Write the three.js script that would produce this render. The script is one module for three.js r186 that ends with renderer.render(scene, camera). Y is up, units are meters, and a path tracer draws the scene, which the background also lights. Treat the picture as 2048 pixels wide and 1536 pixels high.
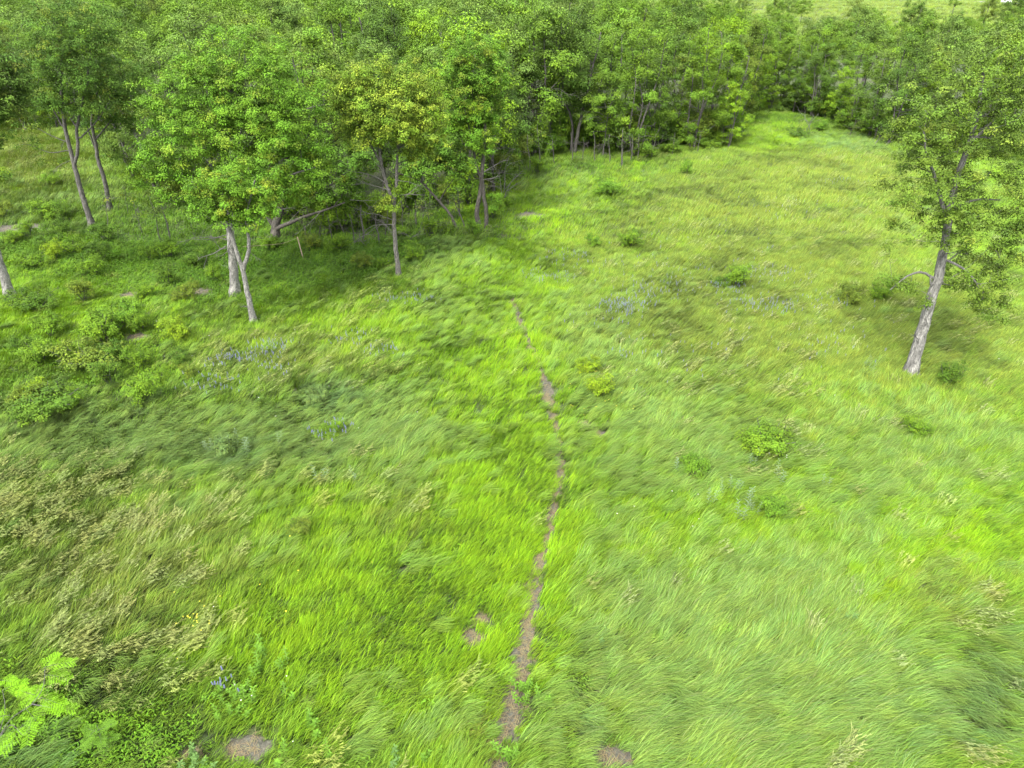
import * as THREE from 'three';
import { mergeGeometries } from 'three/addons/utils/BufferGeometryUtils.js';
import { createNoise2D } from 'simplex-noise';

// ---------------------------------------------------------------- camera, sky, sun, exposure
const scene = new THREE.Scene();
const H = 12, K = H / 9, PITCH = 31.2 * Math.PI / 180, F = 1366;           // drone height, tilt below the horizon, focal length in photo pixels
const camera = new THREE.PerspectiveCamera(2 * Math.atan(768 / F) * 180 / Math.PI, 4 / 3, 0.1, 3000);
camera.position.set(0, H, 0);
camera.rotation.set(-PITCH, 0, 0);
const renderer = new THREE.WebGLRenderer({ antialias: true });
renderer.toneMapping = THREE.LinearToneMapping;
renderer.toneMappingExposure = 7.6;
renderer.shadowMap.enabled = true;
{ // bright overcast sky: brighter towards the zenith, the same all round
  const w = 64, h = 32, d = new Float32Array(w * h * 4);
  for (let j = 0; j < h; j++) for (let i = 0; i < w; i++) {
    const e = Math.sin(((j + 0.5) / h - 0.5) * Math.PI), l = e > 0 ? 0.62 * (1 + 1.6 * e) / 2.6 : 0.2, o = (j * w + i) * 4;
    d[o] = l * 0.98; d[o + 1] = l; d[o + 2] = l * 1.04; d[o + 3] = 1;
  }
  const t = new THREE.DataTexture(d, w, h, THREE.RGBAFormat, THREE.FloatType);
  t.mapping = THREE.EquirectangularReflectionMapping; t.magFilter = THREE.LinearFilter; t.needsUpdate = true;
  scene.background = t; scene.environment = t;
}
const sun = new THREE.DirectionalLight(new THREE.Color(1, 0.96, 0.88), 1.5);
sun.position.set(-26, 60, 18); sun.target.position.set(0, 0, -25); sun.shadow.radius = 34; sun.castShadow = true;
Object.assign(sun.shadow.camera, { left: -100, right: 100, top: 100, bottom: -100, near: 1, far: 250 });
sun.shadow.mapSize.set(4096, 4096);
scene.add(sun, sun.target);

// ---------------------------------------------------------------- helpers
function makeRng(s) { let a = s >>> 0; return () => { a = (a + 0x6d2b79f5) | 0; let t = Math.imul(a ^ (a >>> 15), 1 | a); t = (t + Math.imul(t ^ (t >>> 7), 61 | t)) ^ t; return ((t ^ (t >>> 14)) >>> 0) / 4294967296; }; }
const n1 = createNoise2D(makeRng(11)), n2 = createNoise2D(makeRng(12)), n3 = createNoise2D(makeRng(13)), n4 = createNoise2D(makeRng(14));
const V = (x, y, z) => new THREE.Vector3(x, y, z), lerp = THREE.MathUtils.lerp, clamp = THREE.MathUtils.clamp, sstep = THREE.MathUtils.smoothstep;
const cosP = Math.cos(PITCH), sinP = Math.sin(PITCH);
const ground = (x, z) => { const far = sstep(-z, 60 * K, 110 * K); return 0.05 * n1(x / 3.2, z / 3.2) + 0.18 * n2(x / 14, z / 14) + far * 0.5 * n3(x / 40, z / 26); };
function ray(px, py) { const u = (px - 1024) / F, v = (768 - py) / F; return V(u, v * cosP - sinP, -cosP - v * sinP); }
const onY = (px, py, y = 0.3) => { const r = ray(px, py), t = (y - H) / r.y; return V(r.x * t, y, r.z * t); };      // where a pixel's ray meets the level y
const onZ = (px, py, z) => { const r = ray(px, py), t = z / r.z; return V(r.x * t, H + r.y * t, z); };              // ... and the upright plane at depth z
function pix(x, y, z) { const dy = y - H, f = -z * cosP - dy * sinP, u = -z * sinP * -1; const up = dy * cosP + (-z) * sinP; return [1024 + F * x / f, 768 - F * up / f, f]; }
const gauss = (r) => (r() + r() + r() + r() - 2) * 0.866 * 1.0;
const taken = new Map();
function numbered(n) { const k = taken.get(n) ?? 0; taken.set(n, k + 1); return k ? n + '_' + String(k).padStart(3, '0') : n; }
function tag(o, label, category, group, kind) { o.userData = { label, category }; if (group) o.userData.group = group; if (kind) o.userData.kind = kind; return o; }
function shade(o) { o.traverse((c) => { if (c.isMesh) { c.castShadow = true; c.receiveShadow = true; } }); return o; }
function part(name, geo, mat, parent) { const m = new THREE.Mesh(geo, mat); m.name = name; parent.add(m); return m; }
function thing(name, label, category, group) { const g = new THREE.Group(); g.name = numbered(name); tag(g, label, category, group); scene.add(g); return g; }

// ---------------------------------------------------------------- materials
function noiseTex(w, h, fn, rx = 1, ry = 1, srgb = true) {
  const d = new Uint8Array(w * h * 4);
  for (let j = 0; j < h; j++) for (let i = 0; i < w; i++) { const c = fn(i / w, j / h), o = (j * w + i) * 4; d[o] = clamp(c[0], 0, 1) * 255; d[o + 1] = clamp(c[1], 0, 1) * 255; d[o + 2] = clamp(c[2], 0, 1) * 255; d[o + 3] = 255; }
  const t = new THREE.DataTexture(d, w, h); t.wrapS = t.wrapT = THREE.RepeatWrapping; t.repeat.set(rx, ry); t.magFilter = THREE.LinearFilter; if (srgb) t.colorSpace = THREE.SRGBColorSpace; t.needsUpdate = true; return t;
}
const tile = (f, u, v, s) => { // seamless noise
  const a = (x, y) => f(x * s, y * s); return lerp(lerp(a(u, v), a(u - 1, v), u), lerp(a(u, v - 1), a(u - 1, v - 1), u), v) * 1.3;
};
const leafMat = (c, o = {}) => new THREE.MeshPhysicalMaterial({ color: c.clone().multiplyScalar(0.58), vertexColors: true, roughness: 1, transmission: 0.22, thickness: 0, side: THREE.DoubleSide, specularIntensity: 0.2, ...o });
const lin = (r, g, b) => new THREE.Color().setRGB(r, g, b);
const barkTex = noiseTex(128, 256, (u, v) => { const f = Math.abs(tile(n1, u, v * 0.25, 14)) * 0.5 + 0.5 * tile(n2, u, v, 22) * 0.4; const k = 0.36 + 0.64 * clamp(f + 0.22, 0, 1) + 0.12 * tile(n3, u, v, 5); return [k, k, k * 0.98]; });
const barkBump = noiseTex(128, 256, (u, v) => { const k = 0.5 + 0.5 * (Math.abs(tile(n1, u, v * 0.25, 14)) * 0.8 + 0.4 * tile(n2, u, v, 22)); return [k, k, k]; }, 1, 1, false);
const bark = (r, g, b) => new THREE.MeshStandardMaterial({ color: lin(r, g, b), map: barkTex, bumpMap: barkBump, bumpScale: 0.04, roughness: 0.95 });
const B = { pale: bark(0.45, 0.435, 0.42), grey: bark(0.24, 0.224, 0.21), dark: bark(0.17, 0.152, 0.135), dead: bark(0.36, 0.345, 0.33) };
const soilTex = noiseTex(512, 512, (u, v) => { const k = 0.70 + 0.14 * tile(n1, u, v, 9) + 0.12 * tile(n2, u, v, 40) + 0.10 * tile(n3, u, v, 110), r = 0.03 * tile(n4, u, v, 6); return [k + r, k, k - r]; });
const soilBump = noiseTex(512, 512, (u, v) => { const k = 0.5 + 0.25 * tile(n1, u, v, 12) + 0.25 * tile(n2, u, v, 60); return [k, k, k]; }, 1, 1, false);

// ---------------------------------------------------------------- what grows where (photo pixel -> ground, then by position on the ground)
const ZONES = { lime: [], pale: [], tan: [], deep: [], blue: [], olive: [] };
const zone = (kind, ...list) => list.forEach((b) => ZONES[kind].push(b));
zone('lime', [1800, 30, 60, 10, 1.0], [1950, 20, 60, 8, 0.6], [1620, 10, 80, 6, 0.5], [1000, 900, 120, 330, 2.6], [900, 690, 130, 130, 0.7], [730, 1250, 200, 150, 2.0], [520, 1290, 160, 150, 1.0], [150, 620, 200, 90, 1.2], [700, 640, 170, 60, 1.2], [1010, 1180, 110, 190, 2.0], [1950, 1060, 130, 80, 1.1], [1620, 930, 90, 60, 0.6], [1080, 430, 160, 60, 1.0], [1210, 375, 60, 25, 1.2], [640, 1010, 260, 70, 0.7], [1330, 480, 120, 40, 0.5], [1560, 280, 90, 30, 0.7], [1500, 1020, 160, 60, 0.6], [1300, 1050, 120, 80, 0.6], [60, 590, 90, 40, 0.6], [1770, 1180, 60, 60, 0.8]);
zone('pale', [1650, 20, 700, 60, 1.0], [930, 630, 130, 60, 1.3], [850, 860, 190, 100, 1.1], [1190, 680, 90, 80, 0.9], [1420, 1190, 300, 120, 1.1], [1300, 1400, 280, 150, 1.1], [1650, 1380, 300, 150, 1.2], [1300, 850, 150, 150, 0.8], [600, 870, 280, 60, 1.0], [150, 860, 200, 60, 1.2], [1750, 900, 250, 100, 0.7], [890, 500, 90, 50, 0.9], [80, 400, 130, 60, 0.7], [1150, 380, 100, 40, 0.6], [420, 1010, 120, 50, 0.5], [760, 1380, 110, 80, 0.5]);
zone('tan', [1700, 30, 400, 12, 0.5], [150, 1050, 230, 90, 0.95], [240, 1240, 210, 130, 1.08], [90, 950, 150, 60, 0.71], [650, 700, 150, 60, 0.77], [1450, 700, 260, 80, 0.46], [1620, 610, 200, 70, 0.46], [1500, 430, 250, 50, 0.42], [1660, 335, 150, 35, 0.56], [1400, 530, 200, 40, 0.32], [620, 960, 150, 40, 0.44], [40, 310, 70, 50, 1.02], [1900, 1160, 110, 55, 0.51], [1600, 880, 100, 40, 0.24], [760, 600, 100, 30, 0.51], [1885, 1510, 80, 35, 0.84], [430, 740, 80, 40, 0.38], [800, 1020, 70, 90, 0.38], [1900, 640, 150, 90, 0.28], [1700, 460, 120, 50, 0.28], [1560, 1310, 160, 70, 0.19]);
zone('deep', [200, 510, 260, 70, 1.4], [450, 540, 150, 50, 1.0], [620, 520, 150, 35, 1.3], [800, 495, 90, 35, 1.0], [640, 440, 200, 40, 1.5], [200, 740, 190, 80, 0.4], [100, 1460, 150, 90, 0.9], [1880, 770, 120, 40, 0.5], [330, 430, 90, 60, 0.9], [950, 430, 80, 30, 0.8], [330, 1480, 120, 50, 0.7], [1180, 330, 200, 16, 0.9], [1350, 1330, 120, 50, 0.4], [1600, 235, 120, 16, 0.8]);
zone('blue', [1700, 18, 60, 8, 0.8], [650, 785, 65, 35, 1.20], [440, 890, 90, 45, 1.02], [1850, 1440, 150, 90, 0.66], [1700, 1010, 60, 60, 0.30], [1250, 1450, 110, 80, 0.48], [40, 1500, 110, 50, 0.60], [1690, 285, 80, 22, 0.72], [1980, 1350, 80, 130, 0.48], [1480, 980, 90, 50, 0.30]);
zone('olive', [1650, 20, 700, 60, 2.2], [1750, 45, 120, 12, 0.8], [1500, 450, 280, 110, 1.9], [1480, 640, 330, 110, 1.7], [1900, 680, 200, 120, 1.3], [800, 1020, 90, 90, 0.9], [250, 1130, 260, 150, 1.2], [1650, 340, 160, 40, 1.6], [1880, 1170, 130, 60, 0.9], [600, 690, 180, 50, 1.0], [1150, 480, 90, 40, 0.6], [1600, 860, 130, 50, 0.8], [1560, 1300, 160, 80, 0.5], [60, 320, 110, 60, 1.4], [960, 1420, 60, 90, 0.9]);
function zoneWeights(px, py, x, z) {
  const w = { mid: 0.45 };
  for (const k in ZONES) { let s = 0; for (const [cx, cy, rx, ry, a] of ZONES[k]) { const d = ((px - cx) / rx) ** 2 + ((py - cy) / ry) ** 2; if (d < 5) s += a * Math.exp(-d); } w[k] = s; }
  w.lime += Math.max(0, n1(x / 2.3 + 50, z / 2.3) * 0.5); w.pale += Math.max(0, n2(x / 2.0, z / 2.0 + 70) * 0.55); w.tan += Math.max(0, n3(x / 1.6, z / 1.6) - 0.25) * 0.7; w.deep += Math.max(0, n4(x / 1.3, z / 1.3) - 0.35) * 0.6;
  w.tan = Math.min(w.tan, 1.1) * clamp(0.55 + 0.9 * n2(x / 1.9 + 3, z / 0.7) + 0.4 * n4(x / 0.8, z / 0.5), 0.05, 1.3);
  return w;
}
// the narrow trodden trail: pixel, width in pixels, how bare
const TRAIL = [[1026, 590, 10, 0.60], [1031, 625, 15, 0.69], [1043, 655, 17, 0.62], [1058, 690, 12, 0.60], [1082, 740, 13, 0.60], [1093, 780, 27, 0.92], [1099, 815, 20, 0.62], [1110, 850, 15, 0.60], [1113, 900, 17, 0.60], [1119, 945, 20, 0.76], [1113, 990, 19, 0.60], [1102, 1040, 19, 0.60], [1093, 1085, 25, 0.76], [1078, 1130, 24, 0.60], [1067, 1170, 30, 0.62], [1060, 1230, 27, 0.60], [1050, 1285, 27, 0.60], [1037, 1330, 42, 0.92], [1032, 1370, 32, 0.76], [1020, 1425, 46, 0.92], [1005, 1485, 41, 0.76], [988, 1550, 41, 0.62], [975, 1620, 41, 0.62]]
  .map(([x, y, w, b]) => { const p = onY(x, y, 0), d = p.distanceTo(camera.position); return { x: p.x, z: p.z, r: w / F * d / 2 * 0.85, b }; });
const BARE = [[945, 1278, 26, 16, 0.9], [958, 1245, 16, 14, 0.6], [487, 1490, 48, 30, 1], [1215, 1512, 44, 28, 0.8], [385, 1502, 24, 18, 0.7], [1160, 850, 24, 14, 0.35], [1190, 870, 20, 16, 0.4], [260, 598, 22, 8, 0.9], [275, 680, 20, 8, 0.9], [395, 585, 26, 9, 0.7], [35, 462, 50, 10, 0.8], [1060, 435, 26, 6, 0.8], [1385, 950, 26, 10, 0.5], [610, 1400, 16, 14, 0.3]]
  .map(([x, y, rx, ry, b]) => { const p = onY(x, y, 0), q = onY(x + rx, y, 0), s = onY(x, y - ry, 0); return { x: p.x, z: p.z, rx: Math.abs(q.x - p.x), rz: Math.abs(s.z - p.z), b }; });
function bareness(x, z, pad = 0) {
  let b = 0;
  for (let i = 0; i + 1 < TRAIL.length; i++) {
    const a = TRAIL[i], c = TRAIL[i + 1], dx = c.x - a.x, dz = c.z - a.z, t = clamp(((x - a.x) * dx + (z - a.z) * dz) / (dx * dx + dz * dz), 0, 1), d = Math.hypot(x - a.x - dx * t, z - a.z - dz * t), r = lerp(a.r, c.r, t) + pad;
    if (d < r * 2) b = Math.max(b, lerp(a.b, c.b, t) * (1 - sstep(d, r * 0.7, r * 1.25)));
  }
  for (const p of BARE) { const d = Math.hypot((x - p.x) / (p.rx + pad), (z - p.z) / (p.rz + pad)); if (d < 1.5) b = Math.max(b, p.b * (1 - sstep(d, 0.5, 1.3))); }
  return b * clamp(0.95 + 0.35 * n3(x / 0.22, z / 0.22) + 0.15 * n1(x / 0.6, z / 0.6), 0, 1.15);
}

// ---------------------------------------------------------------- ground
{
  const steps = (a, b, f) => { const out = [a]; let x = a; while (x < b) { x += f(x); out.push(Math.min(x, b)); } return out; };
  const half = steps(0, 900, (x) => x < 60 ? 0.55 : 0.55 + (x - 60) * 0.12), xs = [...half.slice(1).map((x) => -x).reverse(), ...half];
  const zs = steps(-8, 1200, (x) => x < 85 ? 0.55 : 0.55 + (x - 85) * 0.06).map((z) => -z);
  const pos = [], col = [], uv = [], idx = [], W = xs.length;
  for (const z of zs) for (const x of xs) {
    pos.push(x, ground(x, z), z); uv.push(x / 2.3, z / 2.3);
    const t = 0.5 + 0.5 * n1(x / 1.7, z / 1.7), q = 0.5 + 0.5 * n3(x / 21, z / 13), f = 0.5 + 0.5 * n2(x / 5, z / 4), v = 0.8 + 0.35 * t; // green and straw-coloured thatch
    col.push(lerp(0.13, 0.18, q) * v, lerp(0.19, 0.22, f) * v, lerp(0.05, 0.085, q) * v);
  }
  for (let j = 0; j + 1 < zs.length; j++) for (let i = 0; i + 1 < W; i++) { const a = j * W + i; idx.push(a, a + 1, a + W + 1, a, a + W + 1, a + W); }
  const g = new THREE.BufferGeometry(); g.setAttribute('position', new THREE.Float32BufferAttribute(pos, 3)); g.setAttribute('color', new THREE.Float32BufferAttribute(col, 3)); g.setAttribute('uv', new THREE.Float32BufferAttribute(uv, 2)); g.setIndex(idx); g.computeVertexNormals();
  const m = new THREE.Mesh(g, new THREE.MeshStandardMaterial({ color: lin(0.62, 0.62, 0.62), vertexColors: true, map: soilTex, bumpMap: soilBump, bumpScale: 0.02, roughness: 1 })); m.name = 'ground';
  scene.add(shade(tag(m, 'soil and thatch under the meadow grass', 'ground', null, 'structure')));
}
{ // bare soil of the trail and of the worn spots, a thin sheet just above the ground
  const soil = new THREE.MeshStandardMaterial({ color: lin(0.145, 0.135, 0.098), map: soilTex, bumpMap: soilBump, bumpScale: 0.03, roughness: 1 });
  const blob = (fn, nu, nv) => { const pos = [], uv = [], idx = []; for (let j = 0; j <= nv; j++) for (let i = 0; i <= nu; i++) { const [x, z] = fn(i / nu, j / nv); pos.push(x, ground(x, z) + 0.018 + 0.012 * n2(x * 3, z * 3), z); uv.push(x / 1.1, z / 1.1); } for (let j = 0; j < nv; j++) for (let i = 0; i < nu; i++) { const a = j * (nu + 1) + i; idx.push(a, a + 1, a + nu + 2, a, a + nu + 2, a + nu + 1); } const g = new THREE.BufferGeometry(); g.setAttribute('position', new THREE.Float32BufferAttribute(pos, 3)); g.setAttribute('uv', new THREE.Float32BufferAttribute(uv, 2)); g.setIndex(idx); g.computeVertexNormals(); return g; };
  const curve = new THREE.CatmullRomCurve3(TRAIL.map((p) => V(p.x, p.r, p.z)));
  const trail = blob((u, v) => { const p = curve.getPoint(v), t = curve.getTangent(v), l = Math.hypot(t.x, t.z), k = (u - 0.5) * 2 * p.y * (1.35 + 0.3 * n1(v * 40, u > 0.5 ? 3 : 9)); return [p.x - t.z / l * k, p.z + t.x / l * k]; }, 8, 220);
  const m = new THREE.Mesh(trail, soil); m.name = 'dirt_trail'; scene.add(shade(tag(m, 'narrow trodden dirt trail winding through the tall grass', 'path', null, 'structure')));
  BARE.forEach((p, i) => { const g = blob((u, v) => { const a = u * Math.PI * 2, r = v * (1.15 + 0.3 * n3(Math.cos(a) * 1.4 + i * 5, Math.sin(a) * 1.4)); return [p.x + Math.cos(a) * r * p.rx, p.z - Math.sin(a) * r * p.rz]; }, 28, 6); const o = new THREE.Mesh(g, soil); o.name = numbered('bare_soil'); scene.add(shade(tag(o, 'small patch of bare grey-brown soil showing between grass tufts', 'soil', 'worn bare spots in the meadow', 'structure'))); });
}

// ---------------------------------------------------------------- plant builders
class Leaves {
  constructor() { this.p = []; this.n = []; this.c = []; this.i = []; }
  // a leaf from b along d (length l), width w, facing n
  add(b, d, n, l, w, c) {
    const s = new THREE.Vector3().crossVectors(d, n).normalize().multiplyScalar(w / 2), m = b.clone().addScaledVector(d, l * 0.5), k = this.p.length / 3, up = w * 0.12;
    const t = b.clone().addScaledVector(d, l).addScaledVector(n, -l * 0.12);
    for (const q of [b, m.clone().add(s).addScaledVector(n, up), t, m.clone().sub(s).addScaledVector(n, up)]) { this.p.push(q.x, q.y, q.z); this.n.push(n.x, n.y, n.z); this.c.push(c[0], c[1], c[2]); }
    this.i.push(k, k + 1, k + 2, k, k + 2, k + 3);
  }
  geo() { const g = new THREE.BufferGeometry(); g.setAttribute('position', new THREE.Float32BufferAttribute(this.p, 3)); g.setAttribute('normal', new THREE.Float32BufferAttribute(this.n, 3)); g.setAttribute('color', new THREE.Float32BufferAttribute(this.c, 3)); g.setIndex(this.i); return g; }
}
function tube(pts, rad, seg) { // tapered tube through pts
  const pos = [], nor = [], uv = [], idx = []; let side = null, len = 0;
  for (let i = 0; i < pts.length; i++) {
    const t = (pts[i + 1] ?? pts[i]).clone().sub(pts[i - 1] ?? pts[i]).normalize();
    if (!side) side = Math.abs(t.y) > 0.9 ? V(1, 0, 0) : V(0, 1, 0);
    side.addScaledVector(t, -side.dot(t)).normalize(); const bi = new THREE.Vector3().crossVectors(t, side);
    if (i) len += pts[i].distanceTo(pts[i - 1]);
    for (let k = 0; k <= seg; k++) { const a = k / seg * Math.PI * 2, n = side.clone().multiplyScalar(Math.cos(a)).addScaledVector(bi, Math.sin(a)); pos.push(pts[i].x + n.x * rad[i], pts[i].y + n.y * rad[i], pts[i].z + n.z * rad[i]); nor.push(n.x, n.y, n.z); uv.push(k / seg, len / Math.max(0.25, rad[0] * 6)); }
  }
  for (let i = 0; i + 1 < pts.length; i++) for (let k = 0; k < seg; k++) { const a = i * (seg + 1) + k, b = a + seg + 1; idx.push(a, a + 1, b + 1, a, b + 1, b); }
  const g = new THREE.BufferGeometry(); g.setAttribute('position', new THREE.Float32BufferAttribute(pos, 3)); g.setAttribute('normal', new THREE.Float32BufferAttribute(nor, 3)); g.setAttribute('uv', new THREE.Float32BufferAttribute(uv, 2)); g.setIndex(idx); return g;
}
const smoothPath = (pts, step) => { const c = new THREE.CatmullRomCurve3(pts, false, 'centripetal'), n = Math.max(2, Math.ceil(c.getLength() / step)); return c.getSpacedPoints(n); };
class Skeleton {
  constructor(seed) { this.r = makeRng(seed); this.P = []; this.par = []; this.fix = []; this.ok = []; this.len = []; this.clusters = []; }
  node(p, par, fix = 0, ok = true) { this.P.push(p); this.par.push(par); this.fix.push(fix); this.ok.push(ok); this.len.push(par < 0 ? 0 : this.len[par] + p.distanceTo(this.P[par])); return this.P.length - 1; }
  nearest(p) { let b = -1, bd = 1e9; for (let i = 0; i < this.P.length; i++) { const d = this.P[i].distanceTo(p); if (d < bd) { bd = d; b = i; } } return b; }
  path(pts, r0, r1, join = -1, okFrom = -1e9) { // a stem or limb given by points
    const q = smoothPath(pts, 0.22); let at = join >= 0 ? join : -1;
    q.forEach((p, i) => { if (i === 0 && at >= 0) return; const t = i / (q.length - 1), w = 0.02 * (i > 0 && i < q.length - 1 ? 1 : 0); at = this.node(p.clone().add(V(gauss(this.r) * w, 0, gauss(this.r) * w)), at, lerp(r0, r1, t), p.y > okFrom); });
    return at;
  }
  limb(pts, r0, r1) { return this.path(pts, r0, r1, this.nearest(pts[0])); }
  cloud(c, rx, ry, rz, n, cr) { // leaf clumps spread through one lobe of the crown
    for (let k = 0; k < n; k++) { const u = V(gauss(this.r), gauss(this.r), gauss(this.r)).normalize(), s = Math.pow(this.r(), 0.42) * (this.r() < 0.12 ? 1.28 : 1); this.clusters.push({ p: V(c.x + u.x * rx * s, c.y + u.y * ry * s, c.z + u.z * rz * s), cr: cr * (0.7 + 0.6 * this.r()), o: u }); }
  }
  grow(kink = 0.12, step = 0.3) { // join each clump to the nearest fitting wood
    const root = this.P[0]; this.clusters.sort((a, b) => a.p.distanceTo(root) - b.p.distanceTo(root));
    for (const c of this.clusters) {
      let best = -1, bc = 1e9;
      for (let i = 0; i < this.P.length; i++) { if (!this.ok[i]) continue; const d = this.P[i].distanceTo(c.p), k = d + 0.18 * this.len[i] + Math.max(0, this.P[i].y - c.p.y) * 0.6; if (k < bc) { bc = k; best = i; } }
      const a = this.P[best], d = a.distanceTo(c.p), n = Math.max(1, Math.round(d / step)), m = a.clone().lerp(c.p, 0.5).add(V(gauss(this.r) * kink * d, 0.1 * d + gauss(this.r) * kink * d, gauss(this.r) * kink * d));
      let at = best; c.from = a;
      for (let i = 1; i <= n; i++) { const t = i / n, p = a.clone().multiplyScalar((1 - t) ** 2).addScaledVector(m, 2 * t * (1 - t)).addScaledVector(c.p, t * t); if (i < n) p.add(V(gauss(this.r), gauss(this.r), gauss(this.r)).multiplyScalar(0.03)); at = this.node(p, at); }
    }
    return this;
  }
  wood(tip = 0.008, skip = 0) { // [{pts, rad, root}] chains, thickest first
    const n = this.P.length, R = new Float32Array(n), kids = Array.from({ length: n }, () => []);
    for (let i = n - 1; i >= 0; i--) { if (!R[i]) R[i] = tip ** 2.3; const own = R[i] ** (1 / 2.3); const v = this.fix[i] || own; if (this.par[i] >= 0) { R[this.par[i]] += v ** 2.3; kids[this.par[i]].push(i); } R[i] = v; }
    for (let i = 0; i < n; i++) { const p = this.par[i]; if (p >= 0 && !this.fix[i]) R[i] = Math.min(R[i], R[p] * 0.8); }
    const chains = [], go = [[0, -1, -1]];
    for (let i = 1; i < n; i++) if (this.par[i] < 0) go.push([i, -1, -1]);
    while (go.length) {
      let [at, from, top] = go.pop(); const pts = [], rad = [], id = chains.length; if (from >= 0) { pts.push(this.P[from]); rad.push(Math.min(R[from], R[at] * 1.25)); }
      const ch = { pts, rad, top }; chains.push(ch);
      for (;;) { pts.push(this.P[at]); rad.push(R[at]); const k = kids[at].sort((a, b) => (this.fix[b] > 0) - (this.fix[a] > 0) || R[b] - R[a]); if (!k.length) break; for (const o of k.slice(1)) go.push([o, at, from < 0 ? -2 : top === -2 || top < 0 ? id : top]); at = k[0]; }
    }
    return chains.filter((c) => c.pts.length > 1 && c.rad[0] >= skip);
  }
}
const segs = (r, q) => r > 0.09 ? 10 * q | 0 || 5 : r > 0.03 ? 6 * q | 0 || 4 : r > 0.012 ? 4 : 3;
const merge = (list) => mergeGeometries(list);
// leaf colours: base rgb, spread, share and colour of young leaves
function foliage(sk, o, into = new Leaves()) {
  const r = sk.r, up = V(0, 1, 0);
  for (const c of sk.clusters) {
    const young = r() < (o.young ?? 0), cb = 1 + (r() - 0.5) * (o.vary ?? 0.3), hue = (r() - 0.5) * 0.16, n = Math.round((o.per ?? 60) * (0.6 + 0.8 * r()) * (c.k ?? 1)), out = c.p.clone().sub(o.centre ?? sk.P[0]).normalize();
    for (let k = 0; k < n; k++) {
      const q = V(gauss(r), gauss(r) * (o.flat ?? 0.65), gauss(r)), b = c.p.clone().addScaledVector(q, c.cr * 0.62); if (r() < 0.2 && c.from) b.lerp(c.from, r() * 0.4);
      const nn = up.clone().multiplyScalar(o.up ?? 0.7).addScaledVector(out, 0.35).addScaledVector(q, 0.55).addScaledVector(V(gauss(r), gauss(r), gauss(r)), 0.5).normalize();
      const d = q.clone().normalize().multiplyScalar(0.6).addScaledVector(V(gauss(r), gauss(r), gauss(r)), 0.7).addScaledVector(up, o.rise ?? -0.1); d.addScaledVector(nn, -d.dot(nn)).normalize();
      const l = (o.l ?? 0.09) * (0.65 + 0.7 * r()), v = cb * (0.8 + 0.4 * r()), y = young && r() < 0.8, cc = y ? o.yc : o.c;
      into.add(b, d, nn, l, l * (o.w ?? 0.55), [cc[0] * v * (1 + hue), cc[1] * v, cc[2] * v * (1 - hue)]);
    }
  }
  return into;
}
function deadTwigs(sk, list, r) { // bare branches: start, direction, length -> tubes
  return list.map(([p, d, len, r0]) => {
    const geos = [], go = (a, dir, l, rr, depth) => { const pts = [a]; let q = a.clone(), v = dir.clone(); const n = Math.max(3, Math.round(l / 0.14)); for (let i = 0; i < n; i++) { v.add(V(gauss(r), gauss(r), gauss(r)).multiplyScalar(0.22)).normalize(); q = q.clone().addScaledVector(v, l / n); pts.push(q); } geos.push(tube(pts, pts.map((_, i) => Math.max(0.004, rr * (1 - 0.8 * i / n))), rr > 0.02 ? 5 : 3)); if (depth) for (let k = 0; k < 3; k++) { const i = 1 + Math.floor(r() * (n - 1)); go(pts[i], v.clone().add(V(gauss(r), gauss(r), gauss(r)).multiplyScalar(0.9)).normalize(), l * (0.35 + 0.3 * r()), rr * 0.5, depth - 1); } };
    go(p.clone(), d.clone().normalize(), len, r0, 2); return merge(geos);
  });
}

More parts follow.
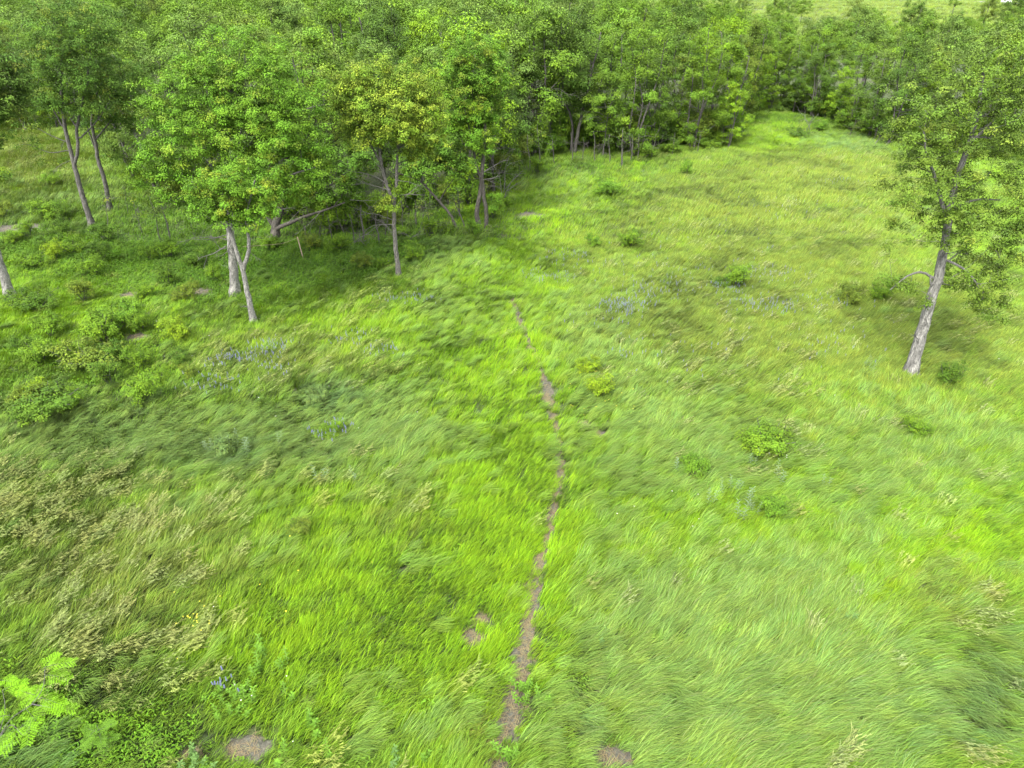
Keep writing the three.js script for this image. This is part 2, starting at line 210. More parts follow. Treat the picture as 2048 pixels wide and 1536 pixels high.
// ---------------------------------------------------------------- the single trees, each at its place in the photo
function heroTree(o) {
  const sk = new Skeleton(o.seed), r = sk.r, base = onY(...o.base, 0.3), z0 = base.z; base.y = ground(base.x, base.z) - 0.15;
  const at = (p, dz = 0) => onZ(p[0], p[1], z0 + dz), rel = (v) => v.sub(base), dist = Math.hypot(base.z, H - 3, base.x), m = dist / F;
  const stem = [V(0, 0, 0), ...o.trunk.map((p) => rel(at(p, p[2] ?? 0)))];
  stem[1] && (stem[0].x = 0);
  sk.path(stem, o.r0, o.r1, -1, stem[Math.min(o.okFrom ?? 3, stem.length - 1)].y);
  { const flare = [1.9, 1.5, 1.22, 1.08]; flare.forEach((f, i) => sk.fix[i] *= f); }
  for (const [pts, a, b] of o.roots ?? []) { const q = pts.map((p) => rel(at(p, p[2] ?? 0))); q[0].y = -0.1; sk.path(q, a, b, -1, 1e9); }
  for (const [pts, a, b] of o.limbs ?? []) sk.limb(pts.map((p) => rel(at(p, p[2] ?? 0))), a, b);
  let vol = 0; const lobes = o.lobes.map(([x, y, rx, ry, dz, k = 1]) => { const c = rel(at([x, y], dz ?? 0)), a = rx * m, b = ry * m * 1.04, d = (a + b) / 2 * (o.deep ?? 1.0); return { c, a, b, d, v: Math.pow(a * b * d, 0.78) * k }; });
  for (const l of lobes) vol += l.v;
  for (const l of lobes) sk.cloud(l.c, l.a * 0.84, l.b * 0.84, l.d, Math.max(4, Math.round(o.clumps * l.v / vol)), o.cr ?? 0.42);
  sk.grow(0.12, 0.28);
  const g = thing(o.name, o.label, 'tree'); g.position.copy(base);
  const chains = sk.wood(0.006), main = [], byTop = new Map();
  chains.forEach((c, i) => { const geo = tube(c.pts, c.rad, segs(c.rad[0], 1)); if (c.top === -1) main.push(geo); else { const k = c.top === -2 ? i : c.top; if (!byTop.has(k)) byTop.set(k, { r: chains[k]?.rad[0] ?? 0, list: [] }); byTop.get(k).list.push(geo); } });
  for (const b of byTop.values()) if (b.r < 0.022) main.push(...b.list);
  part('trunk', merge(main), B[o.bark], g);
  for (const b of byTop.values()) if (b.r >= 0.022) part('branch', merge(b.list), B[o.bark], g);
  const centre = V(0, 0, 0); lobes.forEach((l) => centre.addScaledVector(l.c, 1 / lobes.length)); centre.y -= 0.6;
  part('crown', foliage(sk, { ...o.leaf, centre }).geo(), leafMat(lin(1, 1, 1)), g);
  for (const geo of deadTwigs(sk, (o.dead ?? []).map(([a, b, rr, dz = 0]) => { const p = rel(at(a, dz)), q = rel(at(b, dz + gauss(r) * 0.5)); return [p, q.clone().sub(p), p.distanceTo(q), rr]; }), r)) part('dead_branch', geo, B.dead, g);
  return shade(g);
}
const OAK = { c: [0.147, 0.246, 0.027], yc: [0.240, 0.333, 0.043], young: 0.12, l: 0.082, w: 0.55, per: 69, vary: 0.55 };
heroTree({ name: 'oak_tree', seed: 101, label: 'lone slender oak with pale leaning trunk standing in the open meadow', base: [1826, 738], trunk: [[1846, 655], [1862, 600], [1880, 540], [1891, 480], [1903, 400], [1922, 330], [1942, 275], [1958, 215], [1966, 150]], r0: 0.21, r1: 0.04, bark: 'pale', okFrom: 3,
  limbs: [[[[1897, 440], [1880, 395], [1868, 350], [1853, 305, 0.3], [1848, 265, 0.4]], 0.07, 0.025], [[[1935, 290], [1960, 268, 0.3], [1982, 245, 0.5]], 0.06, 0.02], [[[1872, 560], [1845, 545], [1815, 552, 0.3], [1780, 580, 0.5]], 0.045, 0.015], [[[1884, 515], [1930, 540, 0.4], [1965, 585, 0.6]], 0.045, 0.015], [[[1900, 420], [1950, 400, -0.3], [2000, 400, -0.5]], 0.05, 0.02]],
  lobes: [[1955, 150, 90, 62], [2030, 140, 70, 66], [1880, 205, 80, 55], [1990, 220, 80, 70], [2050, 260, 60, 90], [1840, 285, 62, 55], [1800, 290, 36, 42], [1915, 300, 80, 62], [1815, 375, 58, 45], [1905, 375, 80, 55], [2000, 345, 70, 70], [1960, 440, 85, 52], [1880, 445, 55, 45], [1795, 462, 28, 32], [1800, 562, 42, 20, 0.3, 1.6], [1835, 600, 20, 20, 0.2, 0.7], [1955, 540, 66, 48, 0, 1.3], [2015, 495, 40, 60, 0, 1.3], [1978, 604, 46, 28, 0.2, 1.7], [1920, 560, 36, 24, 0, 1.2], [2040, 420, 40, 60]], clumps: 640, cr: 0.30, leaf: { ...OAK, per: 103, l: 0.067 },
  dead: [[[1955, 262], [1995, 238], 0.03], [[1952, 275], [1985, 262], 0.02, 0.3], [[1890, 508], [1920, 515], 0.02, 0.6], [[1990, 500], [2012, 530], 0.012, 0.6], [[1838, 680], [1828, 672], 0.02, 0.2]] });
heroTree({ name: 'oak_tree', seed: 102, label: 'broad bright green oak on a thick straight pale trunk beside the slim forked oak', base: [466, 574], trunk: [[464, 500], [459, 445], [455, 385], [452, 320, -0.2], [455, 250, -0.3], [462, 190, -0.4], [466, 130, -0.4]], r0: 0.21, r1: 0.05, bark: 'pale', okFrom: 3,
  limbs: [[[[455, 380], [420, 330], [380, 280, -0.4], [340, 240, -0.6]], 0.09, 0.03], [[[454, 340], [500, 290, -0.3], [560, 240, -0.6], [600, 210, -0.6]], 0.09, 0.03], [[[455, 400], [520, 372, 0.4], [580, 350, 0.6], [630, 335, 0.6]], 0.07, 0.025], [[[455, 390], [410, 375, 0.6], [365, 355, 0.8]], 0.06, 0.02]],
  lobes: [[475, 108, 92, 46], [395, 150, 66, 56], [560, 165, 82, 58], [325, 225, 58, 62], [455, 195, 80, 60, 0.6], [600, 245, 70, 62], [310, 320, 46, 62], [390, 260, 80, 60, 0.8], [520, 250, 85, 65, 0.8], [365, 355, 62, 48, 0.5], [480, 335, 90, 55, 0.7], [610, 325, 66, 52, 0.4], [570, 375, 60, 36, 0.5]], clumps: 1140, cr: 0.33, leaf: { c: [0.155, 0.321, 0.022], yc: [0.235, 0.360, 0.032], young: 0.2, l: 0.071, w: 0.6, per: 111, vary: 0.55 },
  dead: [[[452, 492], [405, 538], 0.028, 0.3], [[455, 470], [392, 470], 0.022, 0.4], [[455, 450], [385, 420], 0.02, 0.3], [[462, 490], [432, 540], 0.02, 0.6], [[470, 440], [505, 455], 0.015, 0.6], [[455, 480], [380, 455], 0.02, 0.5], [[456, 420], [470, 385], 0.02, 0.9]] });
heroTree({ name: 'oak_tree', seed: 103, label: 'slim grey oak forking into two low stems in front of the thick trunk', base: [505, 633], trunk: [[497, 595], [489, 555], [482, 530], [470, 495, 0], [458, 455, -0.1], [448, 415, -0.2], [440, 370, -0.3]], r0: 0.125, r1: 0.035, bark: 'pale', okFrom: 4,
  limbs: [[[[484, 538], [496, 510], [497, 478], [492, 440, -0.1], [500, 400, 0.1], [510, 360, 0.2]], 0.085, 0.025]],
  lobes: [[480, 418, 62, 30], [535, 405, 42, 26], [420, 415, 48, 30], [445, 365, 58, 36], [510, 355, 56, 40], [500, 440, 40, 18], [395, 385, 32, 30]], clumps: 315, cr: 0.26, leaf: { c: [0.155, 0.321, 0.022], yc: [0.278, 0.386, 0.034], young: 0.2, l: 0.067, w: 0.6, per: 83, vary: 0.55 },
  dead: [[[495, 500], [520, 520], 0.012, 0.2], [[480, 520], [462, 560], 0.012, 0.2], [[500, 618], [478, 608], 0.014, 0.2], [[497, 480], [520, 470], 0.012]] });
heroTree({ name: 'elm_tree', seed: 104, label: 'slender tree with yellow-tinged dense top and bare lower twigs at the wood edge', base: [797, 545], trunk: [[791, 490], [788, 445], [787, 410], [772, 365], [762, 320], [752, 270, -0.2], [746, 220, -0.2]], r0: 0.115, r1: 0.035, bark: 'grey', okFrom: 4,
  limbs: [[[[787, 410], [793, 370], [794, 320], [800, 270], [812, 220]], 0.075, 0.03], [[[765, 330], [735, 280], [705, 235]], 0.05, 0.02], [[[797, 300], [830, 265], [855, 235]], 0.04, 0.02]],
  lobes: [[690, 158, 46, 32], [760, 150, 74, 36], [835, 170, 52, 38], [690, 215, 44, 40], [760, 205, 78, 44, 0.5], [850, 225, 48, 48], [800, 250, 70, 40, 0.4], [725, 265, 50, 36], [875, 265, 26, 26], [835, 300, 42, 26], [785, 385, 20, 15, 0.3, 0.7], [770, 410, 24, 12, 0.3, 0.7]], clumps: 645, cr: 0.31, leaf: { c: [0.172, 0.294, 0.022], yc: [0.300, 0.410, 0.040], young: 0.55, l: 0.073, w: 0.58, per: 99, vary: 0.55 },
  dead: [[[770, 365], [700, 320], 0.022], [[785, 440], [725, 410], 0.02], [[788, 450], [720, 440], 0.018, 0.2], [[790, 390], [850, 380], 0.018], [[792, 360], [860, 385], 0.018, 0.2], [[780, 380], [720, 370], 0.02, 0.3], [[789, 470], [760, 425], 0.014], [[770, 350], [735, 300], 0.02, 0.2], [[790, 478], [765, 450], 0.012, 0.2]] });
heroTree({ name: 'elm_tree', seed: 105, label: 'tall narrow green tree on a dark twin trunk at the corner of the wood', base: [957, 448], trunk: [[954, 420], [960, 390], [964, 350], [968, 300], [970, 250], [965, 195, -0.2], [958, 140, -0.2]], r0: 0.13, r1: 0.04, bark: 'dark', okFrom: 4,
  roots: [[[[971, 450, 0.1], [973, 425], [968, 395], [965, 360]], 0.12, 0.08]], limbs: [[[[962, 355], [950, 325], [946, 290], [935, 245], [925, 200]], 0.075, 0.025]],
  lobes: [[945, 100, 58, 34], [985, 140, 36, 40], [910, 140, 40, 36], [955, 165, 56, 36], [930, 205, 52, 36], [985, 205, 34, 36], [960, 250, 48, 32], [912, 245, 36, 28], [965, 285, 38, 20, 0.3], [985, 400, 18, 22, 0.3, 0.6]], clumps: 495, cr: 0.31, leaf: { c: [0.142, 0.302, 0.022], yc: [0.268, 0.372, 0.034], young: 0.25, l: 0.079, w: 0.58, per: 99, vary: 0.55 },
  dead: [[[966, 345], [1018, 318], 0.035], [[966, 355], [945, 358], 0.015], [[966, 350], [915, 325], 0.018], [[965, 360], [1005, 345], 0.02, 0.2], [[952, 300], [900, 270], 0.02]] });
heroTree({ name: 'mesquite_tree', seed: 106, label: 'dark trunked tree forking low with a thin airy crown beyond the low bushes', base: [182, 445], trunk: [[166, 395], [152, 345], [145, 315], [133, 270], [126, 225], [122, 170, -0.2], [125, 110, -0.3]], r0: 0.15, r1: 0.045, bark: 'grey', okFrom: 4,
  limbs: [[[[148, 330], [156, 300], [153, 262], [160, 225], [172, 170], [180, 110]], 0.09, 0.035], [[[130, 260], [100, 210], [75, 170]], 0.05, 0.02], [[[140, 300], [100, 305], [60, 290]], 0.03, 0.012], [[[137, 285], [100, 270], [65, 250]], 0.03, 0.012], [[[158, 280], [195, 240], [220, 200]], 0.04, 0.015]],
  lobes: [[150, 40, 76, 42], [95, 90, 52, 44], [205, 70, 52, 44], [140, 120, 70, 44], [75, 165, 48, 44], [195, 140, 52, 44], [130, 190, 62, 34], [195, 200, 42, 30], [70, 250, 46, 18, 0, 0.5], [55, 285, 34, 14, 0, 0.5], [110, 320, 24, 10, 0, 0.4]], clumps: 705, cr: 0.34, leaf: { c: [0.097, 0.197, 0.023], yc: [0.182, 0.253, 0.030], young: 0.15, l: 0.103, w: 0.42, per: 58, vary: 0.55 },
  dead: [[[143, 320], [110, 335], 0.015], [[135, 275], [120, 290], 0.012]] });
heroTree({ name: 'mesquite_tree', seed: 107, label: 'crooked grey tree with light crown close behind the dark forked tree', base: [218, 412], trunk: [[213, 380], [206, 350], [196, 320], [192, 290], [184, 250], [190, 200], [205, 160]], r0: 0.14, r1: 0.04, bark: 'grey', okFrom: 3,
  limbs: [[[[194, 305], [180, 270], [170, 235]], 0.06, 0.02], [[[190, 280], [215, 250], [240, 210]], 0.05, 0.02]],
  lobes: [[235, 150, 50, 40], [205, 175, 46, 36], [250, 205, 40, 36], [180, 230, 36, 22], [225, 240, 36, 20, 0, 0.6], [225, 310, 18, 18, 0, 0.5]], clumps: 285, cr: 0.34, leaf: { c: [0.103, 0.215, 0.024], yc: [0.192, 0.266, 0.030], young: 0.15, l: 0.103, w: 0.45, per: 55, vary: 0.55 } });
heroTree({ name: 'oak_tree', seed: 108, label: 'oak with pale tapering trunk rising past the low bushes on the shaded slope', base: [14, 578], trunk: [[4, 540], [-12, 490], [-28, 430], [-40, 370], [-55, 300], [-60, 230], [-62, 170]], r0: 0.19, r1: 0.05, bark: 'pale', okFrom: 3,
  lobes: [[-60, 150, 90, 56], [0, 130, 40, 46], [25, 175, 34, 52], [-20, 215, 48, 36], [-110, 240, 80, 50], [-40, 290, 36, 20, 0, 0.6], [-2, 345, 14, 12, 0.4, 0.5]], clumps: 495, cr: 0.34, leaf: { c: [0.097, 0.183, 0.024], yc: [0.172, 0.239, 0.034], young: 0.15, l: 0.095, w: 0.5, per: 65, vary: 0.55 } });
heroTree({ name: 'oak_tree', seed: 109, label: 'old dark oak with low spreading limbs in the shade behind the bright green oak', base: [548, 472], trunk: [[552, 450], [560, 420], [566, 385], [572, 340], [580, 290]], r0: 0.24, r1: 0.06, bark: 'dark', okFrom: 2,
  limbs: [[[[550, 458], [575, 448, 0.3], [605, 435, 0.5], [650, 420, 0.7], [690, 405, 0.9]], 0.11, 0.03], [[[549, 455], [535, 430], [524, 400], [515, 360]], 0.12, 0.05]],
  lobes: [[580, 280, 70, 46], [650, 330, 60, 40], [700, 370, 44, 30], [520, 320, 60, 46], [640, 390, 50, 20, 0.3, 0.7], [720, 320, 40, 36]], clumps: 390, cr: 0.36, leaf: { c: [0.114, 0.235, 0.022], yc: [0.192, 0.266, 0.025], young: 0.1, l: 0.103, w: 0.55, per: 61, vary: 0.55 },
  dead: [[[575, 448], [600, 425], 0.02, 0.4], [[560, 420], [590, 415], 0.02, 0.5], [[700, 400], [760, 395], 0.02, 0.6], [[640, 425], [600, 470], 0.018, 0.8]] });
heroTree({ name: 'leaning_tree', seed: 110, label: 'dark leaning trunk arching over the ground inside the wood edge', base: [915, 452], trunk: [[900, 428], [880, 405], [862, 385], [840, 362], [815, 352], [790, 345]], r0: 0.085, r1: 0.035, bark: 'dark', okFrom: 2,
  lobes: [[860, 330, 46, 26], [900, 320, 40, 30], [880, 290, 46, 30], [820, 330, 40, 24], [935, 330, 24, 24]], clumps: 255, cr: 0.34, leaf: { c: [0.125, 0.255, 0.023], yc: [0.192, 0.266, 0.025], young: 0.1, l: 0.103, w: 0.55, per: 53, vary: 0.55 }, dead: [[[840, 370], [800, 400], 0.018, 0.3], [[860, 385], [850, 420], 0.015, 0.3]] });

// ---------------------------------------------------------------- the wood behind: prototypes, then one clone per tree
function makeTree(o) {
  const sk = new Skeleton(o.seed), r = sk.r, g = new THREE.Group(), h = o.h, stems = o.stems ?? 1;
  for (let s = 0; s < stems; s++) { const a = r() * 6.28, l = stems > 1 ? 0.2 + 0.22 * r() : 0.12, b = V(Math.cos(a) * l * 0.25, 0, Math.sin(a) * l * 0.25), pts = [b.clone().setY(-0.2)]; for (let k = 1; k <= 4; k++) pts.push(V(b.x + Math.cos(a) * l * k * 0.55 + gauss(r) * 0.18, h * 0.2 * k, b.z + Math.sin(a) * l * k * 0.55 + gauss(r) * 0.18)); sk.path(pts, o.r0 * (0.8 + 0.3 * r()), o.r0 * 0.3, -1, h * o.low); }
  const n = o.lobes;
  for (let k = 0; k < n; k++) { const t = (k + 0.5) / n, a = k * 2.4 + r() * 0.8, y = h * lerp(o.low + 0.1, 0.9, t), wide = o.wide * Math.sin(Math.PI * clamp(0.22 + 0.72 * t, 0, 1)) * (0.75 + 0.5 * r()), s = o.wide * 0.42 * (0.8 + 0.5 * r()); sk.cloud(V(Math.cos(a) * wide * 0.62, y, Math.sin(a) * wide * 0.62), s, s * 0.75, s, Math.round(o.clumps / n), o.cr); }
  sk.grow(0.12, o.step ?? 0.4);
  const chains = sk.wood(0.009, o.skip ?? 0);
  const wood = chains.map((c) => tube(c.pts, c.rad, segs(c.rad[0], 0.6)));
  const twigs = []; for (let k = 0; k < (o.dead ?? 0); k++) { const i = Math.floor(r() * 14) % sk.P.length, p = sk.P[i].clone(); p.y = Math.max(p.y, 0.5 + r() * h * 0.35); const a = r() * 6.28; twigs.push([p, V(Math.cos(a), 0.1 + gauss(r) * 0.4, Math.sin(a)), 0.8 + r() * 0.9, 0.014]); }
  const tg = deadTwigs(sk, twigs, r);
  part('trunk', merge([...wood, ...tg]), B.grey, g);
  part('crown', foliage(sk, { c: [1, 1, 1], yc: [1.25, 1.22, 1.0], young: 0.2, vary: 0.6, ...o.leaf, centre: V(0, h * 0.5, 0) }).geo(), null, g);
  return g;
}
const EDGE = [[-200, 262], [0, 258], [150, 262], [245, 285], [262, 350], [300, 395], [400, 420], [520, 440], [600, 468], [700, 480], [800, 462], [880, 438], [935, 420], [1000, 385], [1050, 335], [1120, 312], [1240, 318], [1330, 300], [1430, 296], [1478, 280], [1488, 232], [1510, 214], [1560, 222], [1640, 242], [1700, 262], [1770, 292], [1850, 300], [2060, 335], [2300, 350]];
const edgeY = (px) => { for (let i = 0; i + 1 < EDGE.length; i++) if (px >= EDGE[i][0] && px <= EDGE[i + 1][0]) return lerp(EDGE[i][1], EDGE[i + 1][1], (px - EDGE[i][0]) / (EDGE[i + 1][0] - EDGE[i][0])); return 250; };
const FRONT = [], BACK = [];
for (let k = 0; k < 7; k++) FRONT.push(makeTree({ seed: 300 + k, h: 6.2 + (k % 3) * 0.4, r0: 0.075 + 0.02 * (k % 2), stems: 1 + (k % 3), low: [0.12, 0.26, 0.04, 0.22, 0.03, 0.08, 0.24][k], wide: [1.7, 1.5, 1.9, 1.6, 1.8, 1.4, 1.6][k], lobes: 12, clumps: 124, cr: 0.40, dead: 6, leaf: k % 3 === 2 ? { l: 0.115, w: 0.3, per: 110, rise: 0.7, up: 0.35 } : { l: 0.09, w: 0.5, per: 105 } }));
for (let k = 0; k < 7; k++) BACK.push(makeTree({ seed: 400 + k, h: 6.2, r0: 0.1, stems: 1 + (k % 2), low: 0.3, wide: [2.3, 2.45, 2.05, 2.5, 2.2, 2.4, 2.0][k], lobes: 14, clumps: 100, cr: 0.56, skip: 0.014, step: 0.6, leaf: k % 2 ? { l: 0.18, w: 0.27, per: 95, rise: 0.8, up: 0.35 } : { l: 0.135, w: 0.5, per: 95 } }));
const WHERE = { meadow: 'at the far side of the open grass behind the dark forked tree', shade: 'in the shaded thicket behind the broad bright oak and the yellow-tinged tree', front: 'at the front edge of the wood facing the clearing', gap: 'beside the dark gap at the back of the clearing', right: 'behind the lone meadow oak', inner: 'in the middle of the dense wood', far: 'at the back of the wood towards the far field' };
const WHAT = ['mid-green leafy tree', 'grey-green fine-leaved tree', 'dark green tree', 'olive-tinged tree', 'vivid lime-green tree'];
const whereOf = (x, z) => { const [px, py] = pix(x, 0.2, z), e = edgeY(px); if (-z > 78 * K) return 'far'; if (e - py > 45) return 'inner'; return px < 250 ? 'meadow' : px < 1000 ? 'shade' : px < 1470 ? 'front' : px < 1660 ? 'gap' : 'right'; };
const TINTS = [
  ['green', '', leafMat(lin(0.150, 0.275, 0.024))],
  ['greyish', '', leafMat(lin(0.160, 0.268, 0.046))],
  ['dark', '', leafMat(lin(0.096, 0.182, 0.022))],
  ['olive', '', leafMat(lin(0.155, 0.235, 0.032))],
  ['lime', '', leafMat(lin(0.21, 0.37, 0.018))],
];
let usedProto = new Set();
function plant(proto, x, z, s, turn, tint, name = 'wood_tree', label, group = 'trees of the dense wood', sy = 1) {
  const o = proto.clone(); o.name = numbered(name); o.position.set(x, ground(x, z), z); o.scale.set(s, s * sy, s); o.rotation.y = turn;
  const wh = whereOf(x, z); tag(o, label ?? WHAT[tint] + ' ' + WHERE[wh], 'tree', label ? (label.includes('straggling') ? label.split(' ')[0] + ' trees straggling into the far field' : label.startsWith('green low') ? 'low-branched trees crowding the gap' : undefined) : TINTS[tint][0] + ' trees ' + WHERE[wh]);
  o.children.forEach((c) => { if (c.name === 'crown') c.material = TINTS[tint][2]; });
  scene.add(shade(o)); return o;
}
{
  const r = makeRng(777), spots = [];
  const far = (px) => K * (px > 1480 ? lerp(104, 96, clamp((px - 1480) / 300, 0, 1)) : px > 1050 ? 112 : 118);
  const tryAt = (x, z, gap) => { for (const s of spots) if ((s.x - x) ** 2 + (s.z - z) ** 2 < gap * gap) return false; spots.push({ x, z }); return true; };
  const pick = (px, py) => { const k = r(); return k < 0.40 ? 0 : k < 0.68 ? 1 : k < 0.86 ? 2 : k < 0.93 ? 3 : 4; };
  const height = (px, z) => { const right = sstep(px, 1380, 1560); return K * lerp(lerp(1.03, 1.1, sstep(px, 200, 700) * (1 - sstep(px, 1000, 1400))), 0.82, right) * (0.8 + 0.42 * r()); }; 
  // the front rows along the edge
  for (let px = -120; px < 2200; px += 3) for (let row = 0; row < 3; row++) {
    const ey = edgeY(px) - 3, e = onY(px, ey, 0.2), dir = V(e.x, 0, e.z).normalize(), d = (row * 1.9 + r() * 1.5) * K, x = e.x + dir.x * d, z = e.z + dir.z * d;
    if (px > 280 && px < 940 && row === 0) continue;
    if (!tryAt(x, z, (row ? 2.5 : 1.9) * K)) continue;
    plant(FRONT[px > 1290 || px < 250 ? [0, 2, 4, 5, 2, 4, 5][Math.floor(r() * 7)] : Math.floor(r() * 7)], x, z, height(px, z) * (row === 0 ? 0.74 + 0.28 * r() : 0.97), r() * 6.28, pick(px));
  }
  // the mass behind
  for (let k = 0; k < 26000; k++) {
    const zz = -(24 + 95 * r()) * K, x = (r() * 2 - 1) * (0.86 * -zz + 4), [px, py] = pix(x, 0.2, zz);
    if (px < -160 || px > 2220 || py > edgeY(px) - 14 || -zz > far(px)) continue;
    const gap = K * lerp(2.6, 5.0, sstep(-zz, 35 * K, 75 * K)); if (!tryAt(x, zz, gap)) continue;
    const near = -zz < 48 * K; plant((near ? FRONT : BACK)[Math.floor(r() * 7)], x, zz, height(px, zz) * (near ? 1 : 1.0), r() * 6.28, pick(px));
  }
  console.log('wood trees', spots.length);
}
{ // accents and far trees that the photo shows singly
  const put = (px, py, kind, s, tint, name, label, group, sy = 1) => { const p = onY(px, py, 0.2); return plant(kind, p.x, p.z, s, px, tint, name, label, group, sy); };
  put(1455, 296, FRONT[4], 0.6 * K, 4, 'young_tree', 'small vivid lime bushy tree at the outer corner of the wood', 'accent trees');
  put(1515, 222, FRONT[2], 0.62 * K, 4, 'young_tree', 'lime-green spreading young tree overhanging the dark gap in the wood', 'accent trees');
  put(1395, 225, FRONT[0], 0.98 * K, 4, 'young_tree', 'lime-topped tree rising out of the middle of the wood', 'accent trees');
  put(1840, 285, FRONT[5], 0.7 * K, 4, 'young_tree', 'lime-green young tree half hidden behind the lone oak', 'accent trees');
  [[1508, 206, 4, 0.86], [1535, 205, 2, 0.9], [1562, 211, 4, 0.84], [1592, 220, 2, 0.8], [1626, 232, 4, 0.78]].forEach(([px, py, k, sc]) => put(px, py, FRONT[k], sc * K, 0, 'wood_tree', 'green low-branched tree crowding the shaded gap at the back of the clearing', undefined));
  [[1440, 46, 0, 1.0], [1478, 40, 3, 0.9], [1545, 48, 0, 1.05], [1575, 44, 1, 0.95], [1600, 50, 0, 0.9], [1340, 40, 1, 1.0], [1260, 38, 0, 1.0], [2010, 60, 2, 1.2], [1965, 64, 3, 1.0], [2045, 58, 2, 1.25]].forEach(([px, py, t, sc], i) => put(px, py, BACK[i % 7], sc * K * 0.9, t, 'field_tree', ['mid-green', 'grey-green', 'dark green', 'olive-tinged'][t] + ' tree straggling out from the wood into the far field', undefined));
  put(1903, 28, FRONT[3], 0.95 * K, 0, 'field_tree', 'solitary small tree far out in the open field near the road', 'far trees');
}

// ---------------------------------------------------------------- thin saplings, snags, fence
function sapling(px, py, top, r0, leaves, seed) {
  const sk = new Skeleton(seed), r = sk.r, b = onY(px, py, 0.25), z0 = b.z; b.y = ground(b.x, b.z) - 0.05; const t = onZ(top[0], top[1], z0).sub(b);
  sk.path([V(0, 0, 0), t.clone().multiplyScalar(0.35).add(V(gauss(r) * 0.08, 0, gauss(r) * 0.1)), t.clone().multiplyScalar(0.7).add(V(gauss(r) * 0.1, 0, gauss(r) * 0.1)), t], r0, r0 * 0.4, -1, t.y * 0.35);
  if (leaves) sk.cloud(t.clone().multiplyScalar(0.85), 0.5, t.y * 0.28, 0.5, leaves, 0.3);
  sk.grow(0.15, 0.2);
  const g = thing('sapling', leaves ? 'thin grey sapling stem with a few leaves at the shaded wood edge' : 'thin bare sapling stem at the shaded wood edge', 'sapling', leaves ? 'leafy saplings at the wood edge' : 'bare saplings at the wood edge'); g.position.copy(b);
  const ch = sk.wood(0.006); const tw = deadTwigs(sk, [0, 1, 2].map(() => { const p = t.clone().multiplyScalar(0.3 + 0.5 * r()), a = r() * 6.28; return [p, V(Math.cos(a), 0.4, Math.sin(a)), 0.5 + 0.5 * r(), 0.009]; }), r);
  part('trunk', merge([...ch.map((c) => tube(c.pts, c.rad, 5)), ...tw]), B.grey, g);
  if (leaves) part('crown', foliage(sk, { c: [0.12, 0.21, 0.03], yc: [0.280, 0.346, 0.038], young: 0.1, l: 0.085, w: 0.5, per: 26 }).geo(), leafMat(lin(1, 1, 1)), g);
  shade(g);
}
[[213, 448, [205, 385], 0.022, 10], [281, 458, [268, 405], 0.022, 12], [318, 472, [300, 400], 0.03, 16], [337, 472, [320, 380], 0.045, 14], [255, 425, [250, 370], 0.02, 8], [612, 478, [606, 420], 0.05, 12], [668, 492, [655, 430], 0.03, 0], [708, 488, [698, 428], 0.03, 0], [757, 484, [752, 430], 0.05, 0], [725, 480, [722, 410], 0.06, 0], [850, 466, [843, 395], 0.035, 8], [868, 470, [850, 400], 0.035, 10], [808, 462, [802, 400], 0.025, 0], [832, 452, [830, 400], 0.04, 0], [931, 452, [905, 390], 0.035, 10], [918, 430, [915, 380], 0.05, 8], [900, 462, [897, 430], 0.02, 6], [690, 470, [672, 420], 0.035, 0], [640, 470, [648, 420], 0.03, 0], [770, 470, [775, 420], 0.025, 0], [1005, 395, [995, 340], 0.03, 0], [1060, 335, [1055, 270], 0.05, 10], [1082, 338, [1075, 260], 0.05, 16], [1145, 318, [1142, 265], 0.04, 0], [1190, 322, [1187, 262], 0.04, 0], [1220, 322, [1219, 270], 0.05, 8], [1244, 330, [1245, 262], 0.07, 16], [1262, 318, [1264, 268], 0.05, 0], [1275, 314, [1278, 268], 0.05, 8], [1305, 312, [1312, 268], 0.04, 0], [1345, 305, [1350, 265], 0.04, 6], [1110, 325, [1104, 270], 0.03, 0], [1165, 318, [1166, 275], 0.03, 0], [1395, 300, [1402, 262], 0.03, 0], [1612, 258, [1628, 230], 0.03, 0], [1700, 268, [1712, 235], 0.03, 0], [1745, 280, [1760, 245], 0.03, 0]].forEach((a, i) => sapling(...a, 900 + i));
